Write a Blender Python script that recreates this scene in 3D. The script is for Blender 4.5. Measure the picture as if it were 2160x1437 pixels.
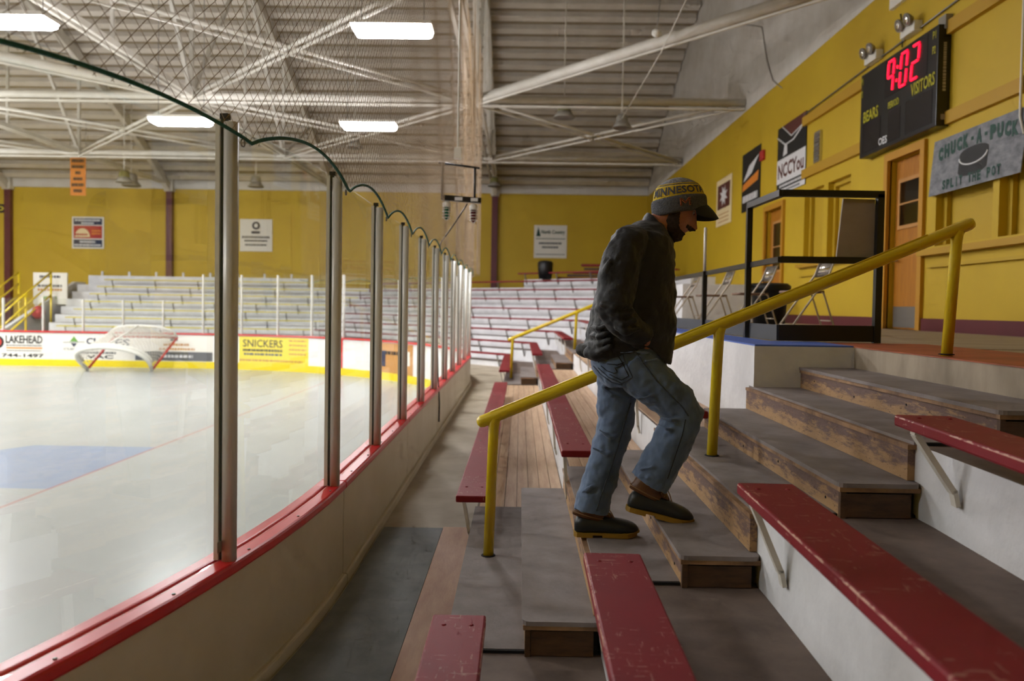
import bpy, bmesh, math, random
from mathutils import Vector, Matrix, Quaternion, noise as mnoise
R_ = random.Random(7)
for o in list(bpy.data.objects): bpy.data.objects.remove(o)
C = bpy.context.scene.collection
SC = bpy.context.scene

# ------------------------------------------------------------ camera, world, exposure
F = 1660.0; CX = 1080.0; CY = 695.7; CAMZ = 2.02
yc = Vector((17/F, 47.7/F, -1)).normalized()            # world +Y seen by the camera
zc = Vector((math.sin(.016), math.cos(.016), 0)); zc = (zc-yc*zc.dot(yc)).normalized()
xc = yc.cross(zc)
RC = Matrix((xc, yc, zc))                               # rows: world axes in camera space
cam = bpy.data.cameras.new('camera'); camo = bpy.data.objects.new('camera', cam); C.objects.link(camo)
camo.matrix_world = Matrix.Translation((0, 0, CAMZ)) @ RC.to_4x4()
cam.sensor_width = 36; cam.lens = 36*F/2160; cam.shift_y = -(718.5-CY)/2160
cam.clip_start = .05; cam.clip_end = 300
cam.dof.use_dof = True; cam.dof.focus_distance = 3.75; cam.dof.aperture_fstop = 2.2
SC.camera = camo
SC.cycles.max_bounces = 6; SC.cycles.diffuse_bounces = 3; SC.cycles.glossy_bounces = 3; SC.cycles.transparent_max_bounces = 16
SC.cycles.caustics_reflective = False; SC.cycles.caustics_refractive = False
SC.cycles.adaptive_threshold = .1; SC.cycles.adaptive_min_samples = 10; SC.cycles.light_sampling_threshold = .05; SC.cycles.time_limit = 1100
SC.cycles.debug_bvh_type = 'STATIC_BVH'; SC.cycles.debug_use_spatial_splits = True
w = bpy.data.worlds.new('world'); SC.world = w; w.use_nodes = True
w.node_tree.nodes['Background'].inputs[0].default_value = (.6, .7, .8, 1)
w.node_tree.nodes['Background'].inputs[1].default_value = .03
SC.view_settings.view_transform = 'Standard'; SC.view_settings.look = 'None'
SC.view_settings.exposure = 0.0; SC.view_settings.gamma = 1; SC.view_settings.use_curve_mapping = False
LAMP = 186.0                                             # radiance of the rink light panels

def ray(px, py): return (RC @ Vector(((px-CX)/F, -(py-CY)/F, -1)))
def PY(px, py, Y): d = ray(px, py); t = Y/d.y; return Vector((d.x*t, Y, CAMZ+d.z*t))
def PX(px, py, X): d = ray(px, py); t = X/d.x; return Vector((X, d.y*t, CAMZ+d.z*t))
def PZ(px, py, Z): d = ray(px, py); t = (Z-CAMZ)/d.z; return Vector((d.x*t, d.y*t, Z))
def proj(p):
    c = RC.transposed() @ (Vector(p)-Vector((0, 0, CAMZ)))
    return CX+F*c.x/-c.z, CY-F*c.y/-c.z

# ------------------------------------------------------------ materials
MATS = {}
def nt(name):
    m = bpy.data.materials.new(name); m.use_nodes = True
    return m, m.node_tree.nodes, m.node_tree.links, m.node_tree.nodes['Principled BSDF']
def lin(c):
    if isinstance(c, str):
        c = [int(c[i:i+2], 16)/255 for i in (0, 2, 4)]
        c = [x/12.92 if x <= .04045 else ((x+.055)/1.055)**2.4 for x in c]
    return (c[0], c[1], c[2], 1)
def mat(name, col, rough=.5, col2=None, ns=6, lo=.35, hi=.65, bump=0, bs=40, metal=0, spec=.5, st=(1, 1, 1), emit=0, coat=0, detail=6, sheen=0):
    if name in MATS: return MATS[name]
    m, N, L, B = nt(name); MATS[name] = m
    B.inputs['Base Color'].default_value = lin(col); B.inputs['Roughness'].default_value = rough
    B.inputs['Metallic'].default_value = metal; B.inputs['Specular IOR Level'].default_value = spec
    B.inputs['Coat Weight'].default_value = coat; B.inputs['Coat Roughness'].default_value = .15
    B.inputs['Sheen Weight'].default_value = sheen
    if emit: B.inputs['Emission Color'].default_value = lin(col); B.inputs['Emission Strength'].default_value = emit
    if col2 or bump:
        tc = N.new('ShaderNodeTexCoord'); mp = N.new('ShaderNodeMapping'); mp.inputs['Scale'].default_value = st
        L.new(tc.outputs['Object'], mp.inputs['Vector'])
    if col2:
        n = N.new('ShaderNodeTexNoise'); n.inputs['Scale'].default_value = ns; n.inputs['Detail'].default_value = detail; n.inputs['Roughness'].default_value = .62
        r = N.new('ShaderNodeValToRGB'); r.color_ramp.elements[0].position = lo; r.color_ramp.elements[1].position = hi
        r.color_ramp.elements[0].color = lin(col); r.color_ramp.elements[1].color = lin(col2)
        L.new(mp.outputs[0], n.inputs['Vector']); L.new(n.outputs['Fac'], r.inputs[0]); L.new(r.outputs[0], B.inputs['Base Color'])
    if bump:
        n2 = N.new('ShaderNodeTexNoise'); n2.inputs['Scale'].default_value = bs; n2.inputs['Detail'].default_value = 5
        b = N.new('ShaderNodeBump'); b.inputs['Strength'].default_value = bump; b.inputs['Distance'].default_value = .01
        L.new(mp.outputs[0], n2.inputs['Vector']); L.new(n2.outputs['Fac'], b.inputs['Height']); L.new(b.outputs[0], B.inputs['Normal'])
    return m
def mathn(N, L, op, a, b=None, c=None, clamp=False):
    n = N.new('ShaderNodeMath'); n.operation = op; n.use_clamp = clamp
    for i, v in enumerate((a, b, c)):
        if v is None: continue
        if isinstance(v, (int, float)): n.inputs[i].default_value = v
        else: L.new(v, n.inputs[i])
    return n.outputs[0]
def mixc(N, L, fac, a, b):
    n = N.new('ShaderNodeMix'); n.data_type = 'RGBA'
    if isinstance(fac, (int, float)): n.inputs[0].default_value = fac
    else: L.new(fac, n.inputs[0])
    for i, v in ((6, a), (7, b)):
        if isinstance(v, tuple): n.inputs[i].default_value = v
        else: L.new(v, n.inputs[i])
    return n.outputs[2]
def noisen(N, L, vec, scale, detail=5, rough=.6):
    n = N.new('ShaderNodeTexNoise'); n.inputs['Scale'].default_value = scale; n.inputs['Detail'].default_value = detail; n.inputs['Roughness'].default_value = rough
    if vec is not None: L.new(vec, n.inputs['Vector'])
    return n.outputs['Fac']
def coords(N, L, st=(1, 1, 1), kind='Object'):
    tc = N.new('ShaderNodeTexCoord'); mp = N.new('ShaderNodeMapping'); mp.inputs['Scale'].default_value = st
    L.new(tc.outputs[kind], mp.inputs['Vector']); return mp.outputs[0]
def sep(N, L, v):
    s = N.new('ShaderNodeSeparateXYZ'); L.new(v, s.inputs[0]); return s.outputs
def bumpn(N, L, B, h, strength=.3, dist=.01):
    b = N.new('ShaderNodeBump'); b.inputs['Strength'].default_value = strength; b.inputs['Distance'].default_value = dist
    L.new(h, b.inputs['Height']); L.new(b.outputs[0], B.inputs['Normal'])

def ice_mat():
    m, N, L, B = nt('ice')
    v = coords(N, L); s = sep(N, L, v)
    base = mixc(N, L, noisen(N, L, v, .7, 6), lin('9ea2a0'), lin('b0b3b0'))
    # goal line (x=-5) and crease (straight sides, rounded front), ends of the rink
    d = mathn(N, L, 'ABSOLUTE', mathn(N, L, 'ADD', s[0], 5.0))
    line = mathn(N, L, 'LESS_THAN', d, .028)
    ax = mathn(N, L, 'MULTIPLY', mathn(N, L, 'ADD', s[0], 5.0), -1)
    ay = mathn(N, L, 'ABSOLUTE', mathn(N, L, 'SUBTRACT', s[1], 9.55))
    rr = mathn(N, L, 'SQRT', mathn(N, L, 'ADD', mathn(N, L, 'POWER', mathn(N, L, 'ABSOLUTE', ax), 2), mathn(N, L, 'POWER', ay, 2)))
    ins = mathn(N, L, 'MULTIPLY', mathn(N, L, 'GREATER_THAN', ax, 0), mathn(N, L, 'MULTIPLY', mathn(N, L, 'LESS_THAN', ay, 1.25), mathn(N, L, 'LESS_THAN', rr, 2.1)))
    nn = mathn(N, L, 'MULTIPLY', ins, mathn(N, L, 'ADD', mathn(N, L, 'MULTIPLY', noisen(N, L, v, 5, 8), .4), .3), clamp=True)
    base = mixc(N, L, nn, base, lin('6f88b4'))
    base = mixc(N, L, mathn(N, L, 'MULTIPLY', line, .4), base, lin('a85454'))
    v2 = coords(N, L, (1, 1, 1)); scr = noisen(N, L, v2, 14, 9, .75)
    sc = N.new('ShaderNodeValToRGB'); sc.color_ramp.elements[0].position = .66; sc.color_ramp.elements[1].position = .72
    L.new(scr, sc.inputs[0])
    base = mixc(N, L, mathn(N, L, 'MULTIPLY', sc.outputs[0], .12), base, lin('9aa09c'))
    L.new(base, B.inputs['Base Color'])
    B.inputs['Roughness'].default_value = .26; B.inputs['Specular IOR Level'].default_value = .4
    MATS['ice'] = m
ice_mat()
def bench_mat(name, c, chip, edge_axis=0):
    m, N, L, B = nt(name); MATS[name] = m
    v = coords(N, L); g = sep(N, L, coords(N, L, kind='Generated'))
    base = mixc(N, L, noisen(N, L, v, 3, 4), lin(c), tuple(x*.78 for x in lin(c)[:3])+(1,))
    n1 = noisen(N, L, coords(N, L, (60, 9, 60)), 1.2, 6, .7); n2 = noisen(N, L, coords(N, L, (9, 50, 9)), 1.1, 6, .7)
    scr = mathn(N, L, 'MULTIPLY', mathn(N, L, 'GREATER_THAN', mathn(N, L, 'MAXIMUM', n1, n2), .622), mathn(N, L, 'GREATER_THAN', noisen(N, L, v, 2.2, 3), .5))
    ed = mathn(N, L, 'MULTIPLY', mathn(N, L, 'ABSOLUTE', mathn(N, L, 'SUBTRACT', g[edge_axis], .5)), 2)
    edge = mathn(N, L, 'GREATER_THAN', mathn(N, L, 'ADD', ed, mathn(N, L, 'MULTIPLY', noisen(N, L, v, 30, 5), .09)), 1.028)
    edge = mathn(N, L, 'MULTIPLY', mathn(N, L, 'MULTIPLY', edge, mathn(N, L, 'GREATER_THAN', g[2], .8)), mathn(N, L, 'GREATER_THAN', noisen(N, L, v, 4, 4), .47))
    base = mixc(N, L, mathn(N, L, 'MULTIPLY', scr, .42), base, lin(chip)); base = mixc(N, L, mathn(N, L, 'MULTIPLY', edge, .85), base, lin(chip))
    L.new(base, B.inputs['Base Color']); B.inputs['Roughness'].default_value = .55; B.inputs['Specular IOR Level'].default_value = .3
    bumpn(N, L, B, n2, .12, .004)
bench_mat('bench_red', '851a24', 'c9a08c'); bench_mat('bench_yellow', 'e3d25a', 'c0b478')
def riser_wood():
    m, N, L, B = nt('worn_riser'); MATS['worn_riser'] = m
    v = coords(N, L, (4, 1.2, 6)); g = sep(N, L, coords(N, L, kind='Generated'))
    f = mathn(N, L, 'ADD', noisen(N, L, v, 4.5, 8, .72), mathn(N, L, 'MULTIPLY', mathn(N, L, 'SUBTRACT', .5, g[2]), .28))
    r = N.new('ShaderNodeValToRGB'); r.color_ramp.elements[0].position = .43; r.color_ramp.elements[1].position = .56
    r.color_ramp.elements[0].color = lin('6b5248'); r.color_ramp.elements[1].color = lin('a68257')
    L.new(f, r.inputs[0])
    sp = mathn(N, L, 'GREATER_THAN', noisen(N, L, coords(N, L, (30, 14, 30)), 2, 4), .64)
    L.new(mixc(N, L, mathn(N, L, 'MULTIPLY', sp, .7), r.outputs[0], lin('4a3424')), B.inputs['Base Color']); B.inputs['Roughness'].default_value = .7
    bumpn(N, L, B, noisen(N, L, coords(N, L, (20, 8, 20)), 3, 6), .5, .006)
riser_wood()
def glass_mat():
    m, N, L, B = nt('rink_glass'); MATS['rink_glass'] = m
    N.remove(B); out = N['Material Output']
    t = N.new('ShaderNodeBsdfTransparent'); t.inputs[0].default_value = (.978, .988, .972, 1)
    g = N.new('ShaderNodeBsdfGlossy'); g.inputs['Roughness'].default_value = .02; g.inputs[0].default_value = (1, 1, 1, 1)
    d = N.new('ShaderNodeBsdfDiffuse'); d.inputs[0].default_value = (.8, .85, .8, 1)
    fr = N.new('ShaderNodeFresnel'); fr.inputs[0].default_value = 1.45
    v = coords(N, L)
    sc = mathn(N, L, 'GREATER_THAN', noisen(N, L, v, 26, 8, .8), .705)
    mx = N.new('ShaderNodeMixShader'); L.new(mathn(N, L, 'ADD', mathn(N, L, 'MULTIPLY', sc, .1), .012), mx.inputs[0]); L.new(t.outputs[0], mx.inputs[1]); L.new(d.outputs[0], mx.inputs[2])
    m2 = N.new('ShaderNodeMixShader'); L.new(mathn(N, L, 'MULTIPLY', fr.outputs[0], .13), m2.inputs[0]); L.new(mx.outputs[0], m2.inputs[1]); L.new(g.outputs[0], m2.inputs[2])
    L.new(m2.outputs[0], out.inputs[0])
glass_mat()
def emit_mat(name, col, s):
    m, N, L, B = nt(name); MATS[name] = m
    B.inputs['Base Color'].default_value = lin(col); B.inputs['Emission Color'].default_value = lin(col); B.inputs['Emission Strength'].default_value = s
emit_mat('led_panel', 'fdfbff', LAMP); emit_mat('led_digit', 'ff1030', 3.0)

mat('board_cream', 'd6cbb4', .45, 'c9bda2', 1.5, bump=.05)
mat('board_white', 'e9e9e6', .35, 'dddedb', 2)
mat('cap_red', 'd8262b', .32, 'cc2228', 3)
mat('kick_yellow', 'e8d21e', .4)
mat('aluminium', 'd8d5cd', .4, metal=.15)
mat('post_dark', '26352e', .4)
mat('net_cord', 'a08a6d', .8); mat('rope_green', '0d4a3c', .7, '156352', 60)
mat('paint_yellow', 'cbaa1f', .6, 'c3a11b', .6, bump=.08, bs=9)
mat('paint_yellow2', 'c09e1d', .6); mat('paint_gold', 'b98f1c', .6)
mat('paint_white', 'd9d6d0', .65, 'cbc6be', 1.2, bump=.12, bs=14)
mat('riser_white', 'e3e3e4', .55, 'd2d2d3', 3, bump=.35, bs=22)
mat('plaster', 'd8d4cd', .8, 'c9c3b9', 1.1, bump=.1, bs=8)
mat('maroon', '5c1a20', .5); mat('mat_grey', '8d837f', .75, '776d69', 5, bump=.1, bs=60)
mat('mat_blue', '878c90', .7, '72777b', 4, bump=.1, bs=80)
mat('plywood', 'cf9f74', .6, 'b98560', 3, st=(3, .7, 1), bump=.1)
mat('plank', 'c8ab8b', .55, 'b18e70', 4, st=(7, .5, 1), bump=.08)
mat('concrete', 'c3b7a3', .7, 'ada08a', 2.2, bump=.12, bs=25)
mat('tread_dirty', '7a695d', .75, '5d4f46', 3.5, bump=.2, bs=30)
mat('wood_dark', '5d4023', .55, '432c17', 4, st=(2, 2, 9), bump=.15)
mat('wood_edge', 'a57f58', .7, '6f5138', 7, bump=.3)
mat('gap_black', '0d0b09', .9)
mat('rail_yellow', 'e8cd24', .25, 'dcbd1c', 4, coat=.3)
mat('black_metal', '15171a', .35); mat('black_plastic', '141414', .4); mat('rubber_grey', '3b3d40', .6)
mat('deck_tan', 'a3957c', .8, '968870', 1); mat('purlin', 'e6dfd4', .6, 'd9d1c4', 2); mat('steel_white', 'dcd7cc', .5, 'cfc9bb', 3)
mat('orange_floor', 'a9532b', .6, '8d4222', 4, bump=.1); mat('concourse', 'a2937c', .6, '8b7c67', 2, st=(1, 3, 1))
mat('door_brown', 'b9781d', .45, 'a86a18', 3, st=(6, 6, 1)); mat('door_frame', 'c08a22', .5)
mat('dark_glass', '1a120a', .1); mat('metal_grey', '8d8983', .35, metal=.6)
mat('chair_beige', 'c2b6a3', .4, metal=.2); mat('seat_brown', '7a5a48', .5); mat('chair_steel', 'cfccc6', .12, metal=.9)
mat('blue_strip', '3f62b8', .5); mat('board_beige', 'a89c8c', .7, '9b8f80', 3)
mat('sb_black', '0b0b0c', .35); mat('sb_panel', '151216', .25); mat('sb_yellow', 'b3ac14', .5); mat('white_print', 'dedede', .6)
mat('sign_white', 'e6e3d8', .5); mat('ink_black', '141414', .6); mat('ink_grey', '5b5e62', .6); mat('ink_green', '154437', .6)
mat('ink_green2', '5f9a3a', .6); mat('ink_navy', '1f2d4c', .6); mat('ink_red', 'b8322a', .6); mat('ink_orange', 'e0862a', .6); mat('ink_brown', '5a2a22', .6)
mat('ink_yellow', 'e6d33a', .6); mat('ink_tan', 'c08a4a', .6); mat('ink_cream', 'ecd9a8', .6)
mat('banner_grey', '8f9094', .7, '696a6f', 3, st=(1, 2, 4)); mat('goal_red', 'c22a22', .4); mat('goal_pad', 'dedcd2', .5); mat('goal_net', 'cfcabd', .8)
mat('lamp_olive', '6f6a3a', .5); mat('lamp_grey', '8f8a80', .4)
mat('trash_black', '0c0c0d', .5)

# ------------------------------------------------------------ mesh builder
class MB:
    def __init__(s): s.v = []; s.f = []; s.sm = []
    def add(s, vs, fs, smooth=False):
        o = len(s.v); s.v += [tuple(p) for p in vs]; s.f += [tuple(i+o for i in f) for f in fs]; s.sm += [smooth]*len(fs); return s
    def box(s, x0, x1, y0, y1, z0, z1):
        return s.add([(x0, y0, z0), (x1, y0, z0), (x1, y1, z0), (x0, y1, z0), (x0, y0, z1), (x1, y0, z1), (x1, y1, z1), (x0, y1, z1)],
                     [(0, 3, 2, 1), (4, 5, 6, 7), (0, 1, 5, 4), (1, 2, 6, 5), (2, 3, 7, 6), (3, 0, 4, 7)])
    def bar(s, a, b, w, h, up=(0, 0, 1)):
        a, b = Vector(a), Vector(b); d = (b-a).normalized(); u = Vector(up)
        if abs(d.dot(u)) > .98: u = Vector((0, 1, 0))
        sd = d.cross(u).normalized()*w/2; u = sd.cross(d).normalized()*h/2
        P = [p+q for p in (a, b) for q in (-sd-u, sd-u, sd+u, -sd+u)]
        return s.add(P, [(3, 2, 1, 0), (4, 5, 6, 7), (0, 1, 5, 4), (1, 2, 6, 5), (2, 3, 7, 6), (3, 0, 4, 7)])
    def rings(s, rs, cap=True, smooth=True, close=False):
        n = len(rs[0]); o = len(s.v); vs = [tuple(p) for r in rs for p in r]; fs = []
        m = len(rs)
        for i in range(m if close else m-1):
            for j in range(n):
                a = i*n+j; b = i*n+(j+1) % n; i2 = (i+1) % m
                fs.append((a, b, i2*n+(j+1) % n, i2*n+j))
        s.add(vs, fs, smooth)
        if cap and not close: s.f += [tuple(o+j for j in reversed(range(n))), tuple(o+(m-1)*n+j for j in range(n))]; s.sm += [False]*2
        return s
    def tube(s, pts, r, n=8, cap=True, close=False, smooth=True):
        pts = [Vector(p) for p in pts]; m = len(pts); rs = []; u = None
        for i, p in enumerate(pts):
            a = pts[i-1] if (i or close) else p; b = pts[(i+1) % m] if (i < m-1 or close) else p
            d = (b-a).normalized()
            if u is None:
                u = Vector((0, 0, 1)) if abs(d.z) < .9 else Vector((1, 0, 0))
            u = (u-d*u.dot(d)).normalized(); q = d.cross(u)
            rr = r[i] if isinstance(r, (list, tuple)) else r
            rs.append([p+(u*math.cos(2*math.pi*k/n)+q*math.sin(2*math.pi*k/n))*rr for k in range(n)])
        return s.rings(rs, cap, smooth, close)
    def ell(s, c, r, rot=None, nu=14, nv=9):
        rs = []
        for i in range(1, nv):
            t = math.pi*i/nv; ring = []
            for k in range(nu):
                a = 2*math.pi*k/nu; p = Vector((r[0]*math.sin(t)*math.cos(a), r[1]*math.sin(t)*math.sin(a), -r[2]*math.cos(t)))
                if rot: p = rot @ p
                ring.append(Vector(c)+p)
            rs.append(ring)
        o = len(s.v); s.rings(rs, False)
        top = Vector((0, 0, r[2])); top = rot @ top if rot else top
        o2 = len(s.v); s.v += [tuple(Vector(c)-top), tuple(Vector(c)+top)]
        for k in range(nu):
            s.f.append((o2, o+(k+1) % nu, o+k)); s.f.append((o2+1, o+(nv-2)*nu+k, o+(nv-2)*nu+(k+1) % nu)); s.sm += [True, True]
        return s
    def extr(s, poly, vec):
        n = len(poly); v = Vector(vec); P = [Vector(p) for p in poly]
        return s.add(P+[p+v for p in P], [tuple(reversed(range(n))), tuple(range(n, 2*n))]+[(i, (i+1) % n, n+(i+1) % n, n+i) for i in range(n)])
    def lathe(s, prof, c=(0, 0, 0), n=20, axis=None):
        q = axis or Quaternion(); rs = [[Vector(c)+q @ Vector((r*math.cos(2*math.pi*k/n), r*math.sin(2*math.pi*k/n), z)) for k in range(n)] for r, z in prof]
        return s.rings(rs)
    def quad(s, a, b, c, d): return s.add([a, b, c, d], [(0, 1, 2, 3)])
    def mesh(s, name):
        me = bpy.data.meshes.new(name); me.from_pydata(s.v, [], s.f)
        me.polygons.foreach_set('use_smooth', s.sm); me.update(); return me
def fixn(me):
    bm = bmesh.new(); bm.from_mesh(me); bmesh.ops.recalc_face_normals(bm, faces=bm.faces); bm.to_mesh(me); bm.free()

def tag(o, label=None, cat=None, group=None, kind=None):
    if label: o['label'] = label
    if cat: o['category'] = cat
    if group: o['group'] = group
    if kind: o['kind'] = kind
    return o
def thing(name, label, cat, loc=(0, 0, 0), group=None):
    o = bpy.data.objects.new(name, None); C.objects.link(o); o.location = loc; o.empty_display_size = .1
    return tag(o, label, cat, group)
def wloc(o):
    v = Vector((0, 0, 0))
    while o: v += o.location; o = o.parent
    return v
def obj(name, mb, m, parent=None, bevel=0, origin=None, label=None):
    me = mb.mesh(name) if isinstance(mb, MB) else mb
    fixn(me)
    o = bpy.data.objects.new(name, me); C.objects.link(o)
    me.materials.append(MATS[m] if isinstance(m, str) else m)
    if parent: o.parent = parent; o.location = -wloc(parent)
    elif origin is not None:
        me.transform(Matrix.Translation(-Vector(origin))); o.location = origin
    if bevel:
        b = o.modifiers.new('bevel', 'BEVEL'); b.width = bevel; b.segments = 2; b.limit_method = 'ANGLE'; b.angle_limit = .6
    if label: o['label'] = label
    return o
def struct(name, mb, m, parent=None):
    o = obj(name, mb, m, parent)
    if not parent: o['kind'] = 'structure'
    return o
def copy_tree(root, off, label=None, rz=0):
    r = root.copy(); C.objects.link(r); r.location = root.location+Vector(off); r.rotation_euler.z += rz
    if label: r['label'] = label
    for ch in root.children:
        c = ch.copy(); C.objects.link(c); c.parent = r
        for g in ch.children:
            d = g.copy(); C.objects.link(d); d.parent = c
    return r
def text_mesh(body, bold=0.0, res=2, ext=0.0):
    cu = bpy.data.curves.new('t', 'FONT'); cu.body = body; cu.align_x = 'CENTER'; cu.align_y = 'CENTER'; cu.offset = bold; cu.resolution_u = res; cu.extrude = ext
    to = bpy.data.objects.new('t', cu); C.objects.link(to)
    bpy.context.view_layer.update()
    me = bpy.data.meshes.new_from_object(to.evaluated_get(bpy.context.evaluated_depsgraph_get()))
    bpy.data.objects.remove(to); bpy.data.curves.remove(cu)
    xs = [v.co.x for v in me.vertices]; ys = [v.co.y for v in me.vertices]
    return me, (min(xs), max(xs), min(ys), max(ys))
def lettering(parent, body, m, c, xd, yd, w, h, bold=.02, fn=None):
    """flat letters of width w, height h centred on c, along xd / yd; fn(u,v) may map onto a curved face"""
    me, (a, b, p, q) = text_mesh(body, bold)
    xd, yd = Vector(xd), Vector(yd)
    for v in me.vertices:
        u = (v.co.x-(a+b)/2)/(b-a)*w; t = (v.co.y-(p+q)/2)/(q-p)*h
        v.co = fn(u, t) if fn else Vector(c)+xd*u+yd*t
    me.materials.clear(); me.name = 'lettering'
    o = bpy.data.objects.new('lettering', me); C.objects.link(o); me.materials.append(MATS[m])
    o.parent = parent; o.location = -wloc(parent); return o
def blurbars(parent, m, c, xd, yd, w, h, n, fn=None):
    """a line of print too small to read: a row of short bars"""
    xd, yd = Vector(xd), Vector(yd); mb = MB(); x = -w/2; r = random.Random(int(abs(c[0]*77+c[2]*31)*10)+n)
    while x < w/2:
        l = min(w/n*r.uniform(.5, 1.3), w/2-x)
        pts = [(x, -h/2), (x+l*.78, -h/2), (x+l*.78, h/2), (x, h/2)]
        mb.quad(*[(fn(u, t) if fn else Vector(c)+xd*u+yd*t) for u, t in pts]); x += l
    return obj('print_line', mb, m, parent)
def subsurf(o, lv=1):
    s = o.modifiers.new('sub', 'SUBSURF'); s.levels = lv; s.render_levels = lv
# ------------------------------------------------------------ rink path
RR = 9.0; YA = 4.25; YB = 14.85; XE = -1.0; CXR = XE-RR; ARC = RR*math.pi/2; YF = YB+RR
def path(s, off=0.0):
    """point on the board line; off > 0 = outside the rink"""
    if s < 0:
        a = -s/RR; return Vector((CXR+(RR+off)*math.cos(a), YA-(RR+off)*math.sin(a), 0))
    if s <= YB-YA: return Vector((XE+off, YA+s, 0))
    s2 = s-(YB-YA)
    if s2 <= ARC:
        a = s2/RR; return Vector((CXR+(RR+off)*math.cos(a), YB+(RR+off)*math.sin(a), 0))
    return Vector((CXR-(s2-ARC), YF+off, 0))
def s_at_px(px, z):
    lo, hi = 13.0, 45.0
    for _ in range(50):
        mid = (lo+hi)/2; p = path(mid); p.z = z
        if proj(p)[0] > px: lo = mid
        else: hi = mid
    return (lo+hi)/2
RAILZ = CAMZ-.952
def strip(mb, s0, s1, prof, ds=.35):
    """sweep a closed (off, z) profile along the path"""
    n = max(2, int(math.ceil(abs(s1-s0)/ds))+1); rs = []
    for i in range(n):
        s = s0+(s1-s0)*i/(n-1); rs.append([path(s, o)+Vector((0, 0, z)) for o, z in prof])
    return mb.rings(rs, True, False)
def rect(a, b, z0, z1): return [(a, z0), (b, z0), (b, z1), (a, z1)]

# ------------------------------------------------------------ building shell
mb = MB(); mb.box(-34, 5.9, -8, 34.4, -.3, -.06); struct('floor', mb, 'concrete')
pts = [path(s, -.005) for s in [x*.4 for x in range(-35, 120)]]
mb = MB(); mb.add([(p.x, p.y, 0) for p in pts]+[(-33, YF, 0), (-33, path(-14).y, 0)], [tuple(range(len(pts)+2))]); struct('ice_surface', mb, 'ice')

ARCR = 40.0; AYC = 13.0; EAVE = 7.2; TH0 = math.asin(21/ARCR); AZC = EAVE-ARCR*math.cos(TH0)
def arch(t, dr=0.0): return (AYC+(ARCR+dr)*math.sin(t), AZC+(ARCR+dr)*math.cos(t))
mb = MB(); n = 40; A = [arch(-TH0+2*TH0*i/n) for i in range(n+1)]; Bq = [arch(-TH0+2*TH0*i/n, .2) for i in range(n+1)]
mb.rings([[(-34, a[0], a[1]), (5.9, a[0], a[1]), (5.9, b[0], b[1]), (-34, b[0], b[1])] for a, b in zip(A, Bq)], True, False)
ceil = struct('ceiling', mb, 'deck_tan')
k = 0; t = -TH0+.008; pm = None
while t < TH0-.004:
    y, z = arch(t, -.09)
    if pm is None:
        m_ = MB(); m_.box(-34, 5.38, -.13, .13, -.09, .09); pm = m_.mesh('purlin'); pm.materials.append(MATS['purlin'])
    if y > 5:
        o = bpy.data.objects.new('purlin', pm); C.objects.link(o); o.parent = ceil; o.location = (0, y, z); o.rotation_euler = (-t, 0, 0)
    t += .62/ARCR

# far wall with its maroon columns
mb = MB(); mb.box(-34, 5.9, 34, 34.4, -.06, EAVE+.3); wall_far = struct('wall_far', mb, 'paint_yellow')
mb = MB(); mb.box(-34, 5.4, 33.9, 34.0, EAVE-.32, EAVE+.05); struct('trim_1', mb, 'paint_white')
mb = MB(); mb.box(-34.4, -34, -8, 34.4, -.06, 13.5); struct('wall_left', mb, 'plaster')
mb = MB(); mb.box(-34.4, 5.9, -8.4, -8, -.06, EAVE+.3); struct('wall_near', mb, 'paint_yellow')
TRX = (-1.15, -8.15, -15.15, -22.15)
for i, x in enumerate(TRX):
    t = thing('wall_column', ['maroon steel column on the yellow far wall left of the white tree sign', 'maroon steel column on the far wall seen through the second glass pane',
        'maroon steel column on the far wall below the hanging orange banner', 'maroon steel column beyond the left edge of the far wall'][i], 'column', (x, 33.9, 0))
    m1 = MB(); m1.box(x-.13, x+.13, 33.78, 34, 0, 6.75); obj('shaft', m1, 'maroon', t)
    m1 = MB(); m1.box(x-.18, x+.18, 33.7, 34, 6.75, 7.25); obj('capital', m1, 'steel_white', t)

# right wall: yellow front layer with openings, white gable above
XW = 5.4
def wall_holes(mb, y0, y1, z0, z1, x0, x1, holes):
    ys = sorted({y0, y1}|{h[0] for h in holes}|{h[1] for h in holes}); zs = sorted({z0, z1}|{h[2] for h in holes}|{h[3] for h in holes})
    for a, b in zip(ys, ys[1:]):
        for c, d in zip(zs, zs[1:]):
            ym, zm = (a+b)/2, (c+d)/2
            if any(h[0] < ym < h[1] and h[2] < zm < h[3] for h in holes): continue
            mb.box(x0, x1, a, b, c, d)
LZ = 1.783
holes = [(10.72, 11.66, LZ, 4.24), (16.35, 17.45, LZ, 4.2), (9.12, 10.36, 2.9, 4.15), (7.55, 9.0, 2.9, 4.15), (5.9, 7.43, 2.9, 4.15), (13.05, 14.0, 2.95, 4.3), (14.2, 15.15, 2.95, 4.3)]
mb = MB(); wall_holes(mb, -8, 34, 0, 6.85, XW, XW+.22, holes); mb.box(XW+.22, XW+.5, -8, 34, 0, 6.85); wr = struct('wall_right', mb, 'paint_yellow')
mb = MB(); P = [(XW+.02, arch(-TH0+2*TH0*i/30)[0], arch(-TH0+2*TH0*i/30)[1]+.1) for i in range(31)]
mb.extr([(XW+.02, -8, 6.85)]+P+[(XW+.02, 34, 6.85)], (.45, 0, 0)); struct('wall_gable', mb, 'plaster')
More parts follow.
